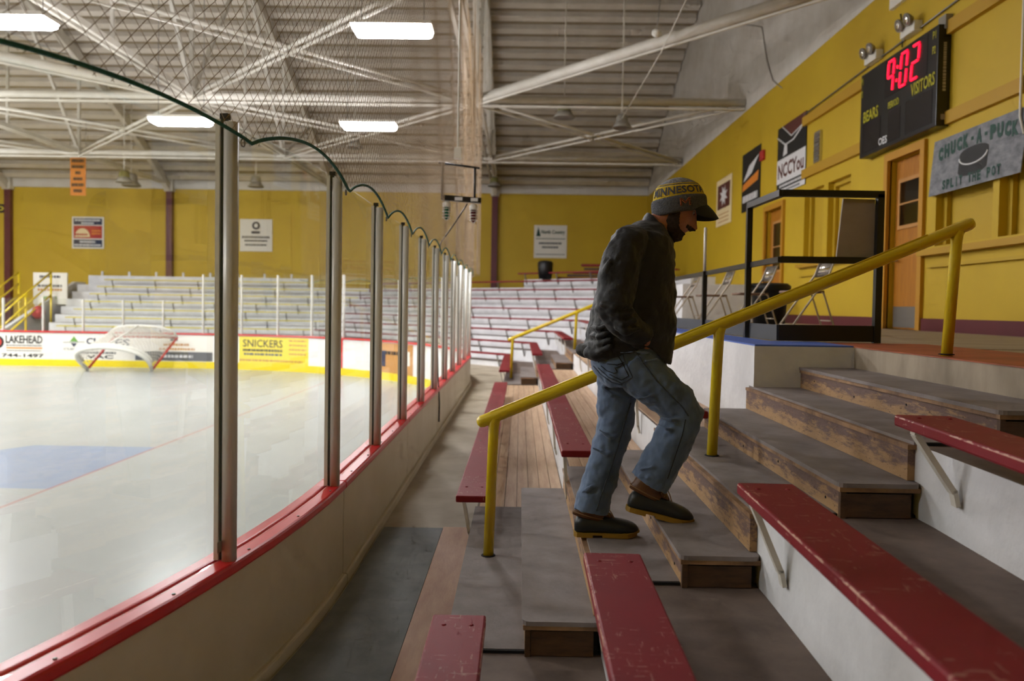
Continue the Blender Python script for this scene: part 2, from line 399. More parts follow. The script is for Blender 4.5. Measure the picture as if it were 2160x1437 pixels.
# belts, sills, base
for i, (y0, y1, z0, z1, d, m) in enumerate([(-8, 15.2, 5.55, 5.72, .07, 'paint_gold'), (-8, 10.1, 4.42, 4.58, .06, 'paint_gold'), (12.4, 15.2, 4.55, 4.72, .06, 'paint_gold'), (-8, 10.6, 2.78, 2.86, .12, 'paint_gold'),
        (-8, 10.45, 2.62, 2.66, .05, 'paint_yellow2'), (12.9, 15.3, 2.85, 2.92, .1, 'paint_gold'), (12.95, 15.2, 2.68, 2.71, .05, 'paint_yellow2')]):
    mb = MB(); mb.box(XW-d, XW, y0, y1, z0, z1); struct('trim_%d' % (i+2), mb, m)
for i, (y0, y1) in enumerate([(-8, 10.6), (11.8, 16.2), (17.6, 22)]):
    mb = MB(); mb.box(XW-.03, XW, y0, y1, LZ, LZ+.17); struct('baseboard_%d' % (i+1), mb, 'maroon')
# blind windows: inner stop frames
for i, h in enumerate(holes[2:]):
    mb = MB(); mb.box(XW+.1, XW+.16, h[1]-.08, h[1], h[2], h[3]); mb.box(XW+.1, XW+.16, h[0], h[0]+.08, h[2], h[3]); mb.box(XW+.1, XW+.16, h[0]+.08, h[1]-.08, h[3]-.08, h[3])
    wn = struct('window_%d' % (i+1), mb, 'paint_yellow2')
    m2 = MB(); m2.box(XW+.165, XW+.21, h[0]+.01, h[1]-.01, h[2]+.01, h[3]-.01); obj('window_board', m2, 'paint_yellow2', wn)
# doors
def door(n, y0, y1, ztop, win):
    mb = MB(); f = .11
    mb.box(XW-.05, XW+.02, y0-f, y0, LZ, ztop+f); mb.box(XW-.05, XW+.02, y1, y1+f, LZ, ztop+f); mb.box(XW-.05, XW+.02, y0, y1, ztop, ztop+f)
    d = struct('door_%d' % n, mb, 'door_frame')
    m2 = MB(); m2.box(XW+.09, XW+.14, y0+.01, y1-.01, LZ+.01, ztop-.01); obj('door_leaf', m2, 'door_brown', d)
    a, b, c, e = win
    m2 = MB()
    for q in ((a-.05, a, c-.05, e+.05), (b, b+.05, c-.05, e+.05), (a, b, c-.05, c), (a, b, e, e+.05), (a, b, (c+e)/2-.012, (c+e)/2+.012)): m2.box(XW+.07, XW+.1, *q)
    obj('window_frame', m2, 'ink_tan', d)
    for z0, z1 in ((c, (c+e)/2-.012), ((c+e)/2+.012, e)):
        m2 = MB(); m2.box(XW+.085, XW+.095, a, b, z0, z1); obj('pane', m2, 'dark_glass', d)
    m2 = MB(); m2.box(XW+.08, XW+.09, y0+.04, y1-.04, LZ+.03, LZ+.33); obj('kick_plate', m2, 'metal_grey', d)
    m2 = MB(); m2.tube([(XW+.09, y1-.1, LZ+1.0), (XW+.02, y1-.1, LZ+1.0), (XW+.02, y1-.2, LZ+1.0)], .012); obj('door_handle', m2, 'aluminium', d)
    return d
door(1, 10.72, 11.66, 4.24, (10.86, 11.5, 3.28, 3.9)); door(2, 16.35, 17.45, 4.2, (16.6, 17.2, 2.9, 3.9))

# ------------------------------------------------------------ roof trusses
NODES = [(-3.1), 4.4, 11.9, 19.4, 26.9]; BZ = 7.08
def arch_z(y): return arch(math.asin((y-AYC)/ARCR))[1]
for i, x in enumerate(TRX):
    t = thing('roof_truss', ['white steel roof truss over the near glass wall', 'white steel roof truss meeting the bracing node left of centre', 'white steel roof truss above the hanging orange banner', 'white steel roof truss at the far left'][i], 'truss', (x, 13, 12))
    m1 = MB(); N_ = 36
    rs = []
    for k in range(N_+1):
        th = -TH0+2*TH0*k/N_; a = arch(th, -.2); b = arch(th, -.55); rs.append([(x-.09, a[0], a[1]), (x+.09, a[0], a[1]), (x+.09, b[0], b[1]), (x-.09, b[0], b[1])])
    m1.rings(rs, True, False); obj('top_chord', m1, 'steel_white', t)
    for dx in (-.09, .09):
        m1 = MB(); m1.bar((x+dx, -8, BZ), (x+dx, 34, BZ), .07, .13); obj('bottom_chord', m1, 'steel_white', t)
    for y in NODES:
        for y2 in (y-3.4, y, y+3.4):
            if -8 < y2 < 33.5:
                m1 = MB(); m1.bar((x, y, BZ), (x, y2, arch_z(y2)-.4), .09, .09); obj('web_member', m1, 'steel_white', t)
        m1 = MB(); m1.box(x-.14, x+.14, y-.28, y+.28, BZ-.12, BZ+.16); obj('gusset_plate', m1, 'steel_white', t)
    for y in NODES[1:]:
        m1 = MB(); m1.bar((x, y-3.75, BZ), (x, y-3.75, arch_z(y-3.75)-.4), .07, .07); obj('web_member', m1, 'steel_white', t)
for i, y in enumerate(NODES[2:]):
    t = thing('strut_pipe', ['white horizontal strut crossing overhead nearest the camera', 'white horizontal strut running across above the light panels', 'white horizontal strut closest to the far wall'][i], 'strut', (-14, y, BZ))
    m1 = MB(); m1.tube([(-34, y, BZ), (XW, y, BZ)], .1, 10); obj('pipe', m1, 'steel_white', t)
    m1 = MB(); m1.bar((-34, y, BZ-.16), (XW, y, BZ-.16), .09, .05); obj('flange', m1, 'steel_white', t)
xs = [XW]+list(TRX); nm = 0
BL = ['wall bay', 'bay left of the near truss', 'middle bay', 'leftmost bay']
for b in range(4):
    for (ya, yb) in ((11.9, 19.4), (19.4, 26.9)):
        for sgn in (0, 1):
            a = (xs[b]-(.12 if b == 0 else 0), ya if sgn else yb, BZ); c = (xs[b+1], yb if sgn else ya, BZ)
            if b == 0 and not sgn and ya < 15: continue
            t = thing('brace_pipe', 'white diagonal brace, %s, %s half, slanting %s' % (BL[b], 'nearer' if ya < 15 else 'farther', 'right' if sgn else 'left'), 'brace', a)
            m1 = MB(); thick = .11 if (b == 0 or (b == 2 and not sgn)) and ya < 15 else .045
            m1.tube([a, c], thick, 9); obj('pipe', m1, 'steel_white', t)
            m1 = MB(); m1.bar(Vector(a)+Vector((0, 0, -.14)), Vector(c)+Vector((0, 0, -.14)), .04, .04); obj('stay_rod', m1, 'steel_white', t)

# ------------------------------------------------------------ rink light panels
def panel(x, y, z, label):
    t = thing('light_panel', label, 'light', (x, y, z), 'rectangular rink light panels')
    m1 = MB(); m1.box(x-.64, x+.64, y-.24, y+.24, z, z+.06); obj('housing', m1, 'steel_white', t)
    m1 = MB(); m1.rings([[(x+sx*a, y+sy*b, zz) for sx, sy in ((-1, -1), (1, -1), (1, 1), (-1, 1))] for a, b, zz in ((.62, .22, z), (.61, .21, z-.06), (.57, .17, z-.1))], True, False); obj('diffuser', m1, 'led_panel', t)
    for sx in (-.5, .5):
        m1 = MB(); m1.tube([(x+sx, y, z+.07), (x+sx, y, arch_z(y)-.1)], .008, 5); obj('hanger', m1, 'metal_grey', t)
for px, py, y, lb in [(828, 60, 12.7, 'glowing light panel nearest the top centre, the largest one'), (778, 263, 18.3, 'glowing light panel straight below the largest one'),
                      (382, 253, 17.3, 'glowing light panel seen through the top of the nearest glass pane'), (25, 42, 12.6, 'glowing light panel cut by the top left corner')]:
    p = PY(px, py, y); panel(p.x, p.y, p.z, lb)
for x, y in [(-8.2, 6.6), (-8.6, .8), (-14.5, 12.7), (-14.5, 6.6), (-14.5, 18), (-20.5, 12.7), (-20.5, 18), (-20.5, 6.6), (-26.5, 12.7), (-26.5, 18), (-15.3, 21.2), (-20, 24)]:  # unseen panels; the last pair is added to brighten the far stand
    panel(x, y, 6.45, 'light panel out of view, in a set partly added to light the far stand')
# ------------------------------------------------------------ dasher boards, glass, net
def boards(name, label, s0, s1, seg, outer=True):
    t = thing(name, label, 'boards', tuple(path((s0+s1)/2)))
    n = int(round((s1-s0)/seg))
    for i in range(n):
        a = s0+(s1-s0)*i/n; b = s0+(s1-s0)*(i+1)/n; g = .004
        m1 = MB(); strip(m1, a+g, b-g, rect(.035, .06, .42, RAILZ-.05)); obj('outer_panel', m1, 'board_cream', t)
        m1 = MB(); strip(m1, a+g/2, b-g/2, rect(-.02, .0, .19, RAILZ-.05)); obj('inner_panel', m1, 'board_white', t)
        m1 = MB(); strip(m1, a+g/2, b-g/2, rect(-.03, .0, .0, .2)); obj('kick_plate', m1, 'kick_yellow', t)
        m1 = MB(); strip(m1, a, b, rect(-.065, -.008, RAILZ-.045, RAILZ)); obj('cap_rail', m1, 'cap_red', t, bevel=.008)
        m1 = MB(); strip(m1, a, b, rect(-.004, .075, RAILZ-.05, RAILZ-.003)); obj('cap_rail', m1, 'cap_red', t, bevel=.012)
        m1 = MB(); strip(m1, a, b, rect(.0, .085, -.05, .56)); obj('base_curb', m1, 'board_cream', t, bevel=.01)
        if outer:
            for q in range(5):
                s = a+(q+.5)*(b-a)/5
                for o_, z_ in ((.05, RAILZ-.003),):
                    p = path(s, o_); m1 = MB(); m1.lathe([(.006, 0), (.006, .003), (.003, .004)], (p.x, p.y, z_), 8); obj('bolt', m1, 'metal_grey', t)
    return t
S1 = YB-YA
end_b = boards('dasher_boards', 'cream dasher boards with red cap curving along the near end of the rink', -4.88, S1+ARC*.28, 2.44)
far_b = boards('dasher_boards', 'white far-side dasher boards with red edge and advertisements', S1+ARC*.28, 48, 2.44, False)
PSP = 1.226; PS0 = -.14; GTOP = CAMZ+.667
def glass_wall(name, label, k0, k1, top, near=True):
    t = thing(name, label, 'glass', tuple(path(PS0+k0*PSP)))
    for k in range(k0, k1+1):
        s = PS0+k*PSP; zt = top(s)
        if k < k1:
            m1 = MB(); strip(m1, s+.02, s+PSP-.02, rect(.008, .02, RAILZ, min(zt, top(s+PSP))-.004), .2); obj('glass_pane', m1, 'rink_glass', t)
        p = path(s, .0); tn = (path(s+.01)-path(s-.01)).normalized(); nn = Vector((tn.y, -tn.x, 0))
        def pr(a, b, o0, o1, z0, z1, m):
            q = MB(); P = [p+tn*a+nn*o0, p+tn*b+nn*o0, p+tn*b+nn*o1, p+tn*a+nn*o1]
            q.extr([v+Vector((0, 0, z0)) for v in P], (0, 0, z1-z0)); return q
        m1 = MB(); c = p+nn*.04; rs = []
        for z in (RAILZ-.003, zt-.01):
            rs.append([c+Vector((0, 0, z))+tn*(.024*math.copysign(abs(math.cos(u))**.7, math.cos(u)))+nn*(.025*math.copysign(abs(math.sin(u))**.7, math.sin(u))) for u in [2*math.pi*j/16 for j in range(16)]])
        m1.rings(rs); po = obj('glass_post', m1, 'aluminium', t)
        obj('gasket', pr(-.012, .012, .005, .02, RAILZ, zt, 'x'), 'post_dark', po)
        obj('clamp_strip', pr(-.02, .02, -.012, .006, RAILZ, zt, 'x'), 'aluminium', po)
        if near and zt < 3:
            obj('top_clip', pr(-.012, .012, .0, .03, zt, zt+.022, 'x'), 'black_metal', po)
            e = p+nn*.085+Vector((0, 0, zt-.085)); m1 = MB()
            m1.tube([e+tn*(.014*math.cos(u))+Vector((0, 0, .014*math.sin(u))) for u in [2*math.pi*j/10 for j in range(10)]], .003, 5, close=True); obj('eyelet', m1, 'metal_grey', po)
    return t
kfar = int((S1+ARC*.55-PS0)/PSP)
glass_wall('rink_glass', 'near row of clear glass panes on aluminium posts above the red cap', -3, kfar, lambda s: GTOP)
slow = s_at_px(400, 1.1)
glass_wall('rink_glass', 'far row of glass panes on thin white posts above the advertising boards', kfar+1, kfar+20, lambda s: 2.86 if s < slow else 2.06, False)
# sticker on the nearest pane
m1 = MB(); sp = PS0-PSP; strip(m1, sp-.05, sp-.02, rect(.0205, .0215, RAILZ+.035, RAILZ+.075)); st = obj('sticker', m1, 'lamp_grey', None); tag(st, 'small grey check-mark sticker low on the nearest glass pane', 'sticker')

# net of knotted cord, with its green edge rope
net = thing('safety_net', 'brown knotted safety net hanging above the near glass with green edge rope', 'net', tuple(path(0)+Vector((0, 0, GTOP))))
def rope_z(s):
    u = ((s-PS0-.07) / PSP) % 1.0; return GTOP-.075+(.115 if s > PS0-PSP+.07 else .04)*math.sin(math.pi*u)**.8
NZ1 = 7.0; mb = MB(); mb2 = MB(); cell = .047*math.sqrt(2)
def strand(mb, s0, dirn, smin, smax, r):
    z = GTOP-.1; pts = []; s = s0
    while z < NZ1:
        if smin <= s <= smax:
            if z >= rope_z(s)-.01:
                p = path(s, .075); jz = z+.012*math.sin(7*s+5*z); pts.append(p+Vector((.01*math.sin(3*s+2*z), 0, jz)))
        elif pts: break
        st = .02 if not pts else (.1 if s < 4 else .16)
        s += dirn*st; z += st
    if len(pts) > 1: mb.tube(pts, r, 3, cap=False, smooth=False)
smin, smax = -4.6, S1+ARC*.75
s = smin-4.4
while s < smax+4.4:
    strand(mb, s, 1, smin, smax, .0012); strand(mb, s, -1, smin, smax, .0012); s += cell
obj('mesh_cord', mb, 'net_cord', net)
mb = MB(); pts = []; s = smin
while s < smax: p = path(s, .085); pts.append(p+Vector((0, 0, rope_z(s)))); s += .05
mb.tube(pts, .0075, 6); obj('edge_rope', mb, 'rope_green', net)
# second, denser net bay further along
net2 = thing('safety_net', 'tan folded safety net hanging in a swag behind the farther glass panes', 'net', tuple(path(9)+Vector((0, 0, GTOP))))
mb = MB(); s = 4.0
def strand2(s0, dirn, s_a, s_b):
    z = GTOP-.05; pts = []; s = s0
    while z < 7.0:
        lim = 7.0 if s > s_a+2.2 else 3.35+.35*((s-s_a-1.1)/1.1)**2
        if s_a <= s <= s_b and z < lim: pts.append(path(s, .2+.03*math.sin(4*s))+Vector((0, 0, z)))
        elif pts: break
        s += dirn*.2; z += .2
    if len(pts) > 1: mb.tube(pts, .0013, 3, cap=False, smooth=False)
s = 0.0
while s < S1+10: strand2(s, 1, 5.2, S1+3); strand2(s, -1, 5.2, S1+3); s += cell*1.15
obj('mesh_cord', mb, 'net_cord', net2)

# advertisements along the far inner boards
def far_fn(px, z0):
    sc = s_at_px(px, z0)
    def fn(u, v, o=-.0245): p = path(sc-u, o); return Vector((p.x, p.y, z0+v))
    return fn
def zat(px, py): p = path(s_at_px(px, .8)); d = ray(px, py); return CAMZ+d.z*(p.y/d.y)
def wpx(a, b): return abs(s_at_px(a, .8)-s_at_px(b, .8))
def patch(parent, name, m, xa, xb, za, zb, o=-.0225):
    m1 = MB(); strip(m1, s_at_px(xa, .8), s_at_px(xb, .8), rect(o, o+.003, za, zb), .3); return obj(name, m1, m, parent)
def txt(parent, body, m, xa, xb, za, zb, bold=.02):
    zc_ = (za+zb)/2; f = far_fn((xa+xb)/2, zc_); return lettering(parent, body, m, (0, 0, 0), (1, 0, 0), (0, 0, 1), wpx(xa, xb), abs(zb-za), bold, fn=lambda u, v: f(u, v, -.0262))
def bars(parent, m, xa, xb, za, zb, n):
    zc_ = (za+zb)/2; f = far_fn((xa+xb)/2, zc_); return blurbars(parent, m, (xa, 0, zc_), (1, 0, 0), (0, 0, 1), wpx(xa, xb), abs(zb-za), n, fn=lambda u, v: f(u, v, -.0262))
def Z(f): return .2+(RAILZ-.25)*f                        # height on the white face, 0..1
def ad(label, xa, xb, m): t = thing('board_advertisement', label, 'advertisement', tuple(path(s_at_px((xa+xb)/2, .8)))); patch(t, 'panel', m, xa, xb, Z(.0), Z(.98)); return t
t = ad('white board advertisement with bold black contractor name and orange stripe', -20, 113, 'sign_white')
txt(t, 'LAKEHEAD', 'ink_black', 13, 91, Z(.58), Z(.88), .035); bars(t, 'ink_grey', 14, 90, Z(.48), Z(.53), 14)
patch(t, 'stripe', 'ink_orange', 14, 90, Z(.38), Z(.44), -.0255); bars(t, 'ink_grey', 15, 88, Z(.29), Z(.33), 18); txt(t, '744-1497', 'ink_black', 5, 94, Z(.06), Z(.2), .03)
f = far_fn(-4, Z(.62)); m1 = MB(); m1.add([f(.2*math.cos(u), .2*math.sin(u), -.026) for u in [2*math.pi*j/20 for j in range(20)]], [tuple(range(20))]); obj('emblem', m1, 'ink_black', t)
m1 = MB(); m1.add([f(.13*math.cos(u), .13*math.sin(u), -.028) for u in [2*math.pi*j/20 for j in range(20)]], [tuple(range(20))]); obj('emblem_centre', m1, 'ink_red', t)
t = ad('white board advertisement with green peak emblem behind the tipped goal', 117, 283, 'sign_white')
f = far_fn(157, Z(.68))
m1 = MB(); m1.add([f(-.13, .0, -.026), f(.13, 0, -.026), f(0, .17, -.026)], [(0, 1, 2)]); obj('emblem', m1, 'ink_green2', t)
m1 = MB(); m1.add([f(-.1, -.05, -.026), f(.1, -.05, -.026), f(0, -.17, -.026)], [(0, 1, 2)]); obj('emblem', m1, 'ink_navy', t)
m1 = MB(); m1.add([f(-.33, -.04, -.0255), f(.33, -.02, -.0255), f(.33, 0, -.0255), f(-.33, -.02, -.0255)], [(0, 1, 2, 3)]); obj('emblem', m1, 'ink_grey', t)
txt(t, 'CLIP', 'ink_grey', 135, 158, Z(.36), Z(.44)); txt(t, 'CL', 'ink_navy', 183, 209, Z(.58), Z(.83), .03); txt(t, 'ES', 'ink_navy', 244, 275, Z(.55), Z(.8), .03)
bars(t, 'ink_grey', 172, 246, Z(.24), Z(.31), 14); txt(t, 'VAC', 'ink_black', 183, 240, Z(.06), Z(.19), .03)
t = ad('white and dark grey board advertisement right of the tipped goal', 285, 450, 'sign_white')
patch(t, 'stripe', 'ink_grey', 286, 449, Z(.02), Z(.36), -.0245)
bars(t, 'ink_black', 360, 376, Z(.76), Z(.9), 3); bars(t, 'ink_tan', 346, 400, Z(.58), Z(.67), 9); bars(t, 'ink_tan', 336, 412, Z(.42), Z(.5), 11); bars(t, 'white_print', 340, 408, Z(.14), Z(.24), 8)
t = ad('yellow board advertisement between the nearest and second glass posts', 505, 652, 'ink_yellow')
txt(t, 'SNICKERS', 'ink_black', 514, 598, Z(.6), Z(.88), .012); bars(t, 'ink_black', 514, 598, Z(.44), Z(.53), 16); bars(t, 'ink_grey', 516, 598, Z(.3), Z(.38), 8); bars(t, 'ink_tan', 508, 642, Z(.08), Z(.15), 18)
for q in range(4): bars(t, 'ink_tan', 611, 648, Z(.84-.16*q), Z(.9-.16*q), 5)
t = ad('tan and black board advertisement beside the distant yellow post', 793, 873, 'ink_tan')
patch(t, 'dark_figure', 'ink_navy', 796, 815, Z(.2), Z(.72), -.0245); patch(t, 'white_block', 'sign_white', 850, 866, Z(.3), Z(.75), -.0245); bars(t, 'ink_black', 815, 846, Z(.6), Z(.72), 5)
m1 = MB(); sg = s_at_px(722, .8); strip(m1, sg-.05, sg+.05, rect(-.027, -.02, .2, RAILZ-.05)); g = obj('boards_gate_line', m1, 'goal_red'); tag(g, 'red vertical line painted on the white corner boards', 'stripe')
# ------------------------------------------------------------ bleachers
WZ = .50; RISE = .2895; RUN = .622
def zt(k): return .625+RISE*(k-1)
def xk(k): return -.275+RUN*(k-1) if k < 5 else 2.25+RUN*(k-5)
TH = {1: 0, 2: .012, 3: .022, 4: .05, 5: .05, 6: .05}
def row_path(k, y_near=-1.6):
    x = xk(k); yc_ = 19.7+.257*(k-1); yr = 26.75+RUN*(k-1); P = []
    if k <= 4: P += [(x-(3.0-y_near)*TH[k], y_near), (x, 3.0)]
    P += [(x, yc_), (x-(yr-yc_), yr), (-16.4-.15*k, yr)]
    return [Vector((a, b, 0)) for a, b in P]
def ribbon(mb, A, B_, za, zb):
    for i in range(len(A)-1):
        mb.quad((A[i].x, A[i].y, za), (A[i+1].x, A[i+1].y, za), (B_[i+1].x, B_[i+1].y, zb), (B_[i].x, B_[i].y, zb))
# walkway
mb = MB(); out = [path(s, .05) for s in [x*.5 for x in range(-10, 80)]]
inn = row_path(1); poly = [(p.x, p.y, WZ) for p in out if p.x > -17]+[(inn[-1].x, inn[-1].y, WZ)]+[(p.x, p.y, WZ) for p in reversed(inn[:-1])]
mb.add(poly, [tuple(range(len(poly)))]); struct('walkway_floor', mb, 'concrete')
for k in range(1, 10):
    if k == 9:
        A = [Vector((xk(8)+.6, 21.9, 0)), Vector((.12, 19.43+.882*8-.12, 0))]; Bp = [Vector((5.4, 23.2, 0)), Vector((.12, 33.5, 0))]
    else:
        A = row_path(k); Bp = row_path(k+1) if k < 8 else None
        if k == 4: A = A[:]; 
    zb = WZ if k == 1 else zt(k-1)
    mb = MB(); ribbon(mb, A, A, zb-.02, zt(k)); 
    if k >= 5: mb.quad((A[0].x, A[0].y, zb-.4), (5.4, A[0].y, zb-.4), (5.4, A[0].y, zt(k)), (A[0].x, A[0].y, zt(k)))
    tr = MB()
    if k == 8: tr.add([(p.x, p.y, zt(k)) for p in A]+[(-17.6, 34, zt(k)), (5.4, 34, zt(k)), (5.4, A[0].y, zt(k))], [tuple(range(len(A)+3))])
    elif k == 9: tr.add([(A[0].x, A[0].y, zt(9)), (A[1].x, A[1].y, zt(9)), (.12, 34, zt(9)), (5.4, 34, zt(9)), (5.4, A[0].y, zt(9))], [(0, 1, 2, 3, 4)])
    elif k == 4:
        Bq = [Vector((xk(5)-.1, -1.6, 0)), Vector((xk(5), 3.0, 0))]+Bp; ribbon(tr, A, Bq, zt(k), zt(k))
    elif k > 4: ribbon(tr, A, Bp, zt(k), zt(k)); tr.quad((A[0].x, A[0].y, zt(k)), (Bp[0].x, Bp[0].y, zt(k)), (5.4, Bp[0].y, zt(k)), (5.4, A[0].y, zt(k)))
    else: ribbon(tr, A, Bp, zt(k), zt(k))
    o = struct('bleacher_tier', tr, 'tread_dirty'); obj('riser', mb, 'riser_white', o)
    if k <= 3:                                           # plank floor of the middle section
        x0, x1 = xk(k)+.015, xk(k+1)-.004; n = 7
        for q in range(n):
            a = x0+(x1-x0)*q/n; m1 = MB(); m1.box(a+.002, a+(x1-x0)/n-.002, 5.42, 13.95, zt(k), zt(k)+.008); obj('plank', m1, 'plank', o)
mb = MB(); mb.box(-17.5, -8.6, 31.75, 31.9, zt(8)-.02, zt(8)+.38); o = struct('stand_back_wall', mb, 'riser_white')
for q in range(8):
    m1 = MB(); m1.box(-17.0+1.1*q, -16.93+1.1*q, 31.78, 31.85, zt(8)+.38, zt(8)+.55); obj('stub_post', m1, 'riser_white', o)
# left end wall of the far stand
mb = MB(); mb.extr([(-17.75, 26.2, .3), (-17.75, 32, .3), (-17.75, 32, zt(8)+.1), (-17.75, 31.3, zt(8)+.1), (-17.75, 26.5, .8), (-17.75, 26.2, .8)], (-.15, 0, 0)); struct('stand_end_wall', mb, 'riser_white')

def bracket(mb, x_r, y, zlow, xf, ztop, back=.14):
    mb.bar((x_r-.012, y, zlow), (x_r-.025, y, zlow+.06), .016, .04, (0, 1, 0)); mb.bar((x_r-.025, y, zlow+.05), (xf+.01, y, ztop-.005), .02, .04, (0, 1, 0))
    mb.bar((xf, y, ztop), (x_r+back, y, ztop), .04, .012)
def bench(label, xl, xr, z, y0, y1, k, rot=0.0, group='red bleacher benches', cut=True):
    t = thing('bleacher_bench', label, 'bench', ((xl+xr)/2, y1 if rot else y0, z), group); th = .042
    m1 = MB(); m1.box(xl, xr, y0, y1, z-th, z); obj('seat_plank', m1, 'bench_red', t, bevel=.008)
    n = max(2, int((y1-y0)/1.5)+1)
    for i in range(n):
        y = y0+.22+(y1-y0-.3)*i/(n-1) if y1 > 3 else y1-.12-(y1-y0-.4)*i/(n-1)
        m1 = MB(); bracket(m1, xk(k)-.002, y, (WZ+.02 if k == 1 else zt(k-1)+.13), xl+.02, z-th-.008, .0); obj('bracket', m1, 'steel_white', t)
        for xx in (xl+.05, xr-.05):
            m1 = MB(); m1.lathe([(.009, 0), (.009, .002), (.005, .005)], (xx, y+.02, z-.001), 8); obj('bolt', m1, 'metal_grey' if i else 'bench_red', t)
    if rot: t.rotation_euler.z = rot
    return t
NB = [(-.306, -.108, .872, 2.9), (.25, .462, 1.114, 2.9), (.812, 1.018, 1.384, 2.9), (1.40, 1.605, 1.642, 2.93)]
NL = ['scratched red bench plank cut by the bottom edge, nearest the boards', 'scratched red bench plank whose end stops below the man', 'long red bench plank running to the lower right corner', 'red bench plank at the right edge with white bracket']
for i, (a, b, z, y) in enumerate(NB): bench(NL[i], a, b, z, -1.5, y, i+1, -(0, .012, .03, .085)[i])
ML = ['red bench plank behind the lower handrail post', 'red bench plank ending behind the back of the standing leg', 'red bench plank glimpsed between the legs of the man']
for i in range(3):
    xl = xk(i+1)-.06+(.02 if i else 0); bench(ML[i], xl-.04, xl+.16, zt(i+1)+.235, 4.78 if i < 2 else 4.5, 12.1, i+1)
FL = ['short red bench plank beside the base of the distant handrail', 'short red bench plank behind the distant handrail', 'short red bench plank at the upper post of the distant handrail', 'short red bench plank on the top row past the distant handrail']
for i in range(4):
    xl = xk(i+1)-.1; bench(FL[i], xl, xl+.2, zt(i+1)+.22, 14.6+.5*i, 19.6+.257*i, i+1)
# corner and far-side rows
def run_bench(label, a, b, k, m, group, cat='bench'):
    a, b = Vector(a), Vector(b); d = (b-a).normalized(); nrm = Vector((d.y, -d.x, 0))
    if nrm.y > 0: nrm = -nrm
    t = thing('bleacher_bench', label, cat, tuple((a+b)/2), group); z = zt(k)+.22
    c = Vector((0, 0, z)); m1 = MB(); m1.bar(a+c+nrm*.03-Vector((0, 0, .02)), b+c+nrm*.03-Vector((0, 0, .02)), .2, .042); obj('seat_plank', m1, m, t)
    L_ = (b-a).length; n = max(2, int(L_/1.55)+1)
    for i in range(n):
        p = a+d*(.3+(L_-.6)*i/(n-1)); m1 = MB()
        m1.bar(p+Vector((0, 0, zt(k)-.16)), p+nrm*.11+Vector((0, 0, z-.05)), .04, .014); m1.bar(p+Vector((0, 0, z-.05)), p+nrm*.12+Vector((0, 0, z-.05)), .04, .014)
        obj('bracket', m1, 'metal_grey', t)
    return t
ORD = ['lowest', 'second', 'third', 'fourth', 'fifth', 'sixth', 'seventh', 'eighth', 'topmost']
for k in range(1, 9):
    P = row_path(k); P = P[-3:]
    run_bench('maroon bench of the %s white row across the far corner' % ORD[k-1], P[0], P[1], k, 'bench_red', 'maroon benches of the far corner')
    run_bench('yellow bench of the %s white row along the far side' % ORD[k-1], P[1]+Vector((-.15, 0, 0)), P[2]+Vector((.35+.1*k, 0, 0)), k, 'bench_yellow', 'yellow benches of the far side')
run_bench('maroon bench of the topmost short row above the far corner', (xk(8)+.3, 22.1, 0), (.0, 19.43+.882*8-.0, 0), 9, 'bench_red', 'maroon benches of the far corner')

# ------------------------------------------------------------ aisle mats and wooden steps
def rtop(mb, x0, x1, y0, y1, z0, z1, r=.04):
    P = []
    for (cx, cy, a0) in ((x0+r, y0+r, 180), (x1-r, y0+r, 270), (x1-r, y1-r, 0), (x0+r, y1-r, 90)):
        for q in range(4): a = math.radians(a0+30*q); P.append((cx+r*math.cos(a), cy+r*math.sin(a), z0))
    mb.extr(P, (0, 0, z1-z0))
AY0, AY1 = 3.1, 5.4
def step_block(label, x0, x1, zb, ztop, y0=AY0, y1=AY1):
    t = thing('wooden_step', label, 'step', ((x0+x1)/2, (y0+y1)/2, zb))
    m1 = MB(); rtop(m1, x0-.012, x1, y0-.015, y1, ztop-.018, ztop, .03); obj('tread_mat', m1, 'mat_grey', t)
    m1 = MB(); m1.box(x0-.008, x1, y0-.01, y1, ztop-.036, ztop-.018); obj('tread_board', m1, 'wood_edge', t)
    m1 = MB(); m1.box(x0, x0+.02, y0+.022, y1-.005, zb+.003, ztop-.037); obj('riser_board', m1, 'worn_riser', t)
    m1 = MB(); m1.box(x0+.024, x1-.03, y0+.005, y0+.022, zb+.004, ztop-.045); obj('end_board', m1, 'wood_dark', t)
    m1 = MB(); m1.box(x0, x0+.022, y0, y0+.022, zb+.001, ztop-.037); obj('corner_post', m1, 'wood_dark', t)
    m1 = MB(); m1.box(x0+.03, x1-.012, y0+.03, y1-.01, zb, ztop-.037); obj('core', m1, 'gap_black', t)
    for q in range(4):
        m1 = MB(); m1.lathe([(.006, 0), (.006, .002)], (0, 0, 0), 6, Quaternion((0, 1, 0), -math.pi/2)); me = m1.mesh('nail')
        me.transform(Matrix.Translation((x0-.0005, y0+.15+.6*q, zb+.05+.03*(q % 2)))); obj('nail', me, 'gap_black', t)
    return t
STEPS = [('grey-topped wooden step beside the lower handrail post, lowest of the aisle', .04, xk(2)-.003, zt(1), .774), ('grey-topped wooden step under the raised boot of the man', .66, xk(3)-.003, zt(2), 1.049),
         ('grey-topped wooden step behind the long red bench end', 1.278, xk(4)-.003, zt(3), 1.348), ('grey-topped wooden step below the white landing edge, highest of the aisle', 1.894, xk(5)-.003, zt(4), 1.645)]
sts = [step_block(*s) for s in STEPS]
SL = ['distant wooden step with dark end board left of the distant red bench', 'distant wooden step with dark end board near the distant handrail', 'distant wooden step behind the back of the man']
for s, l in zip(sts[:3], SL): copy_tree(s, (0, 10.95, 0), l)
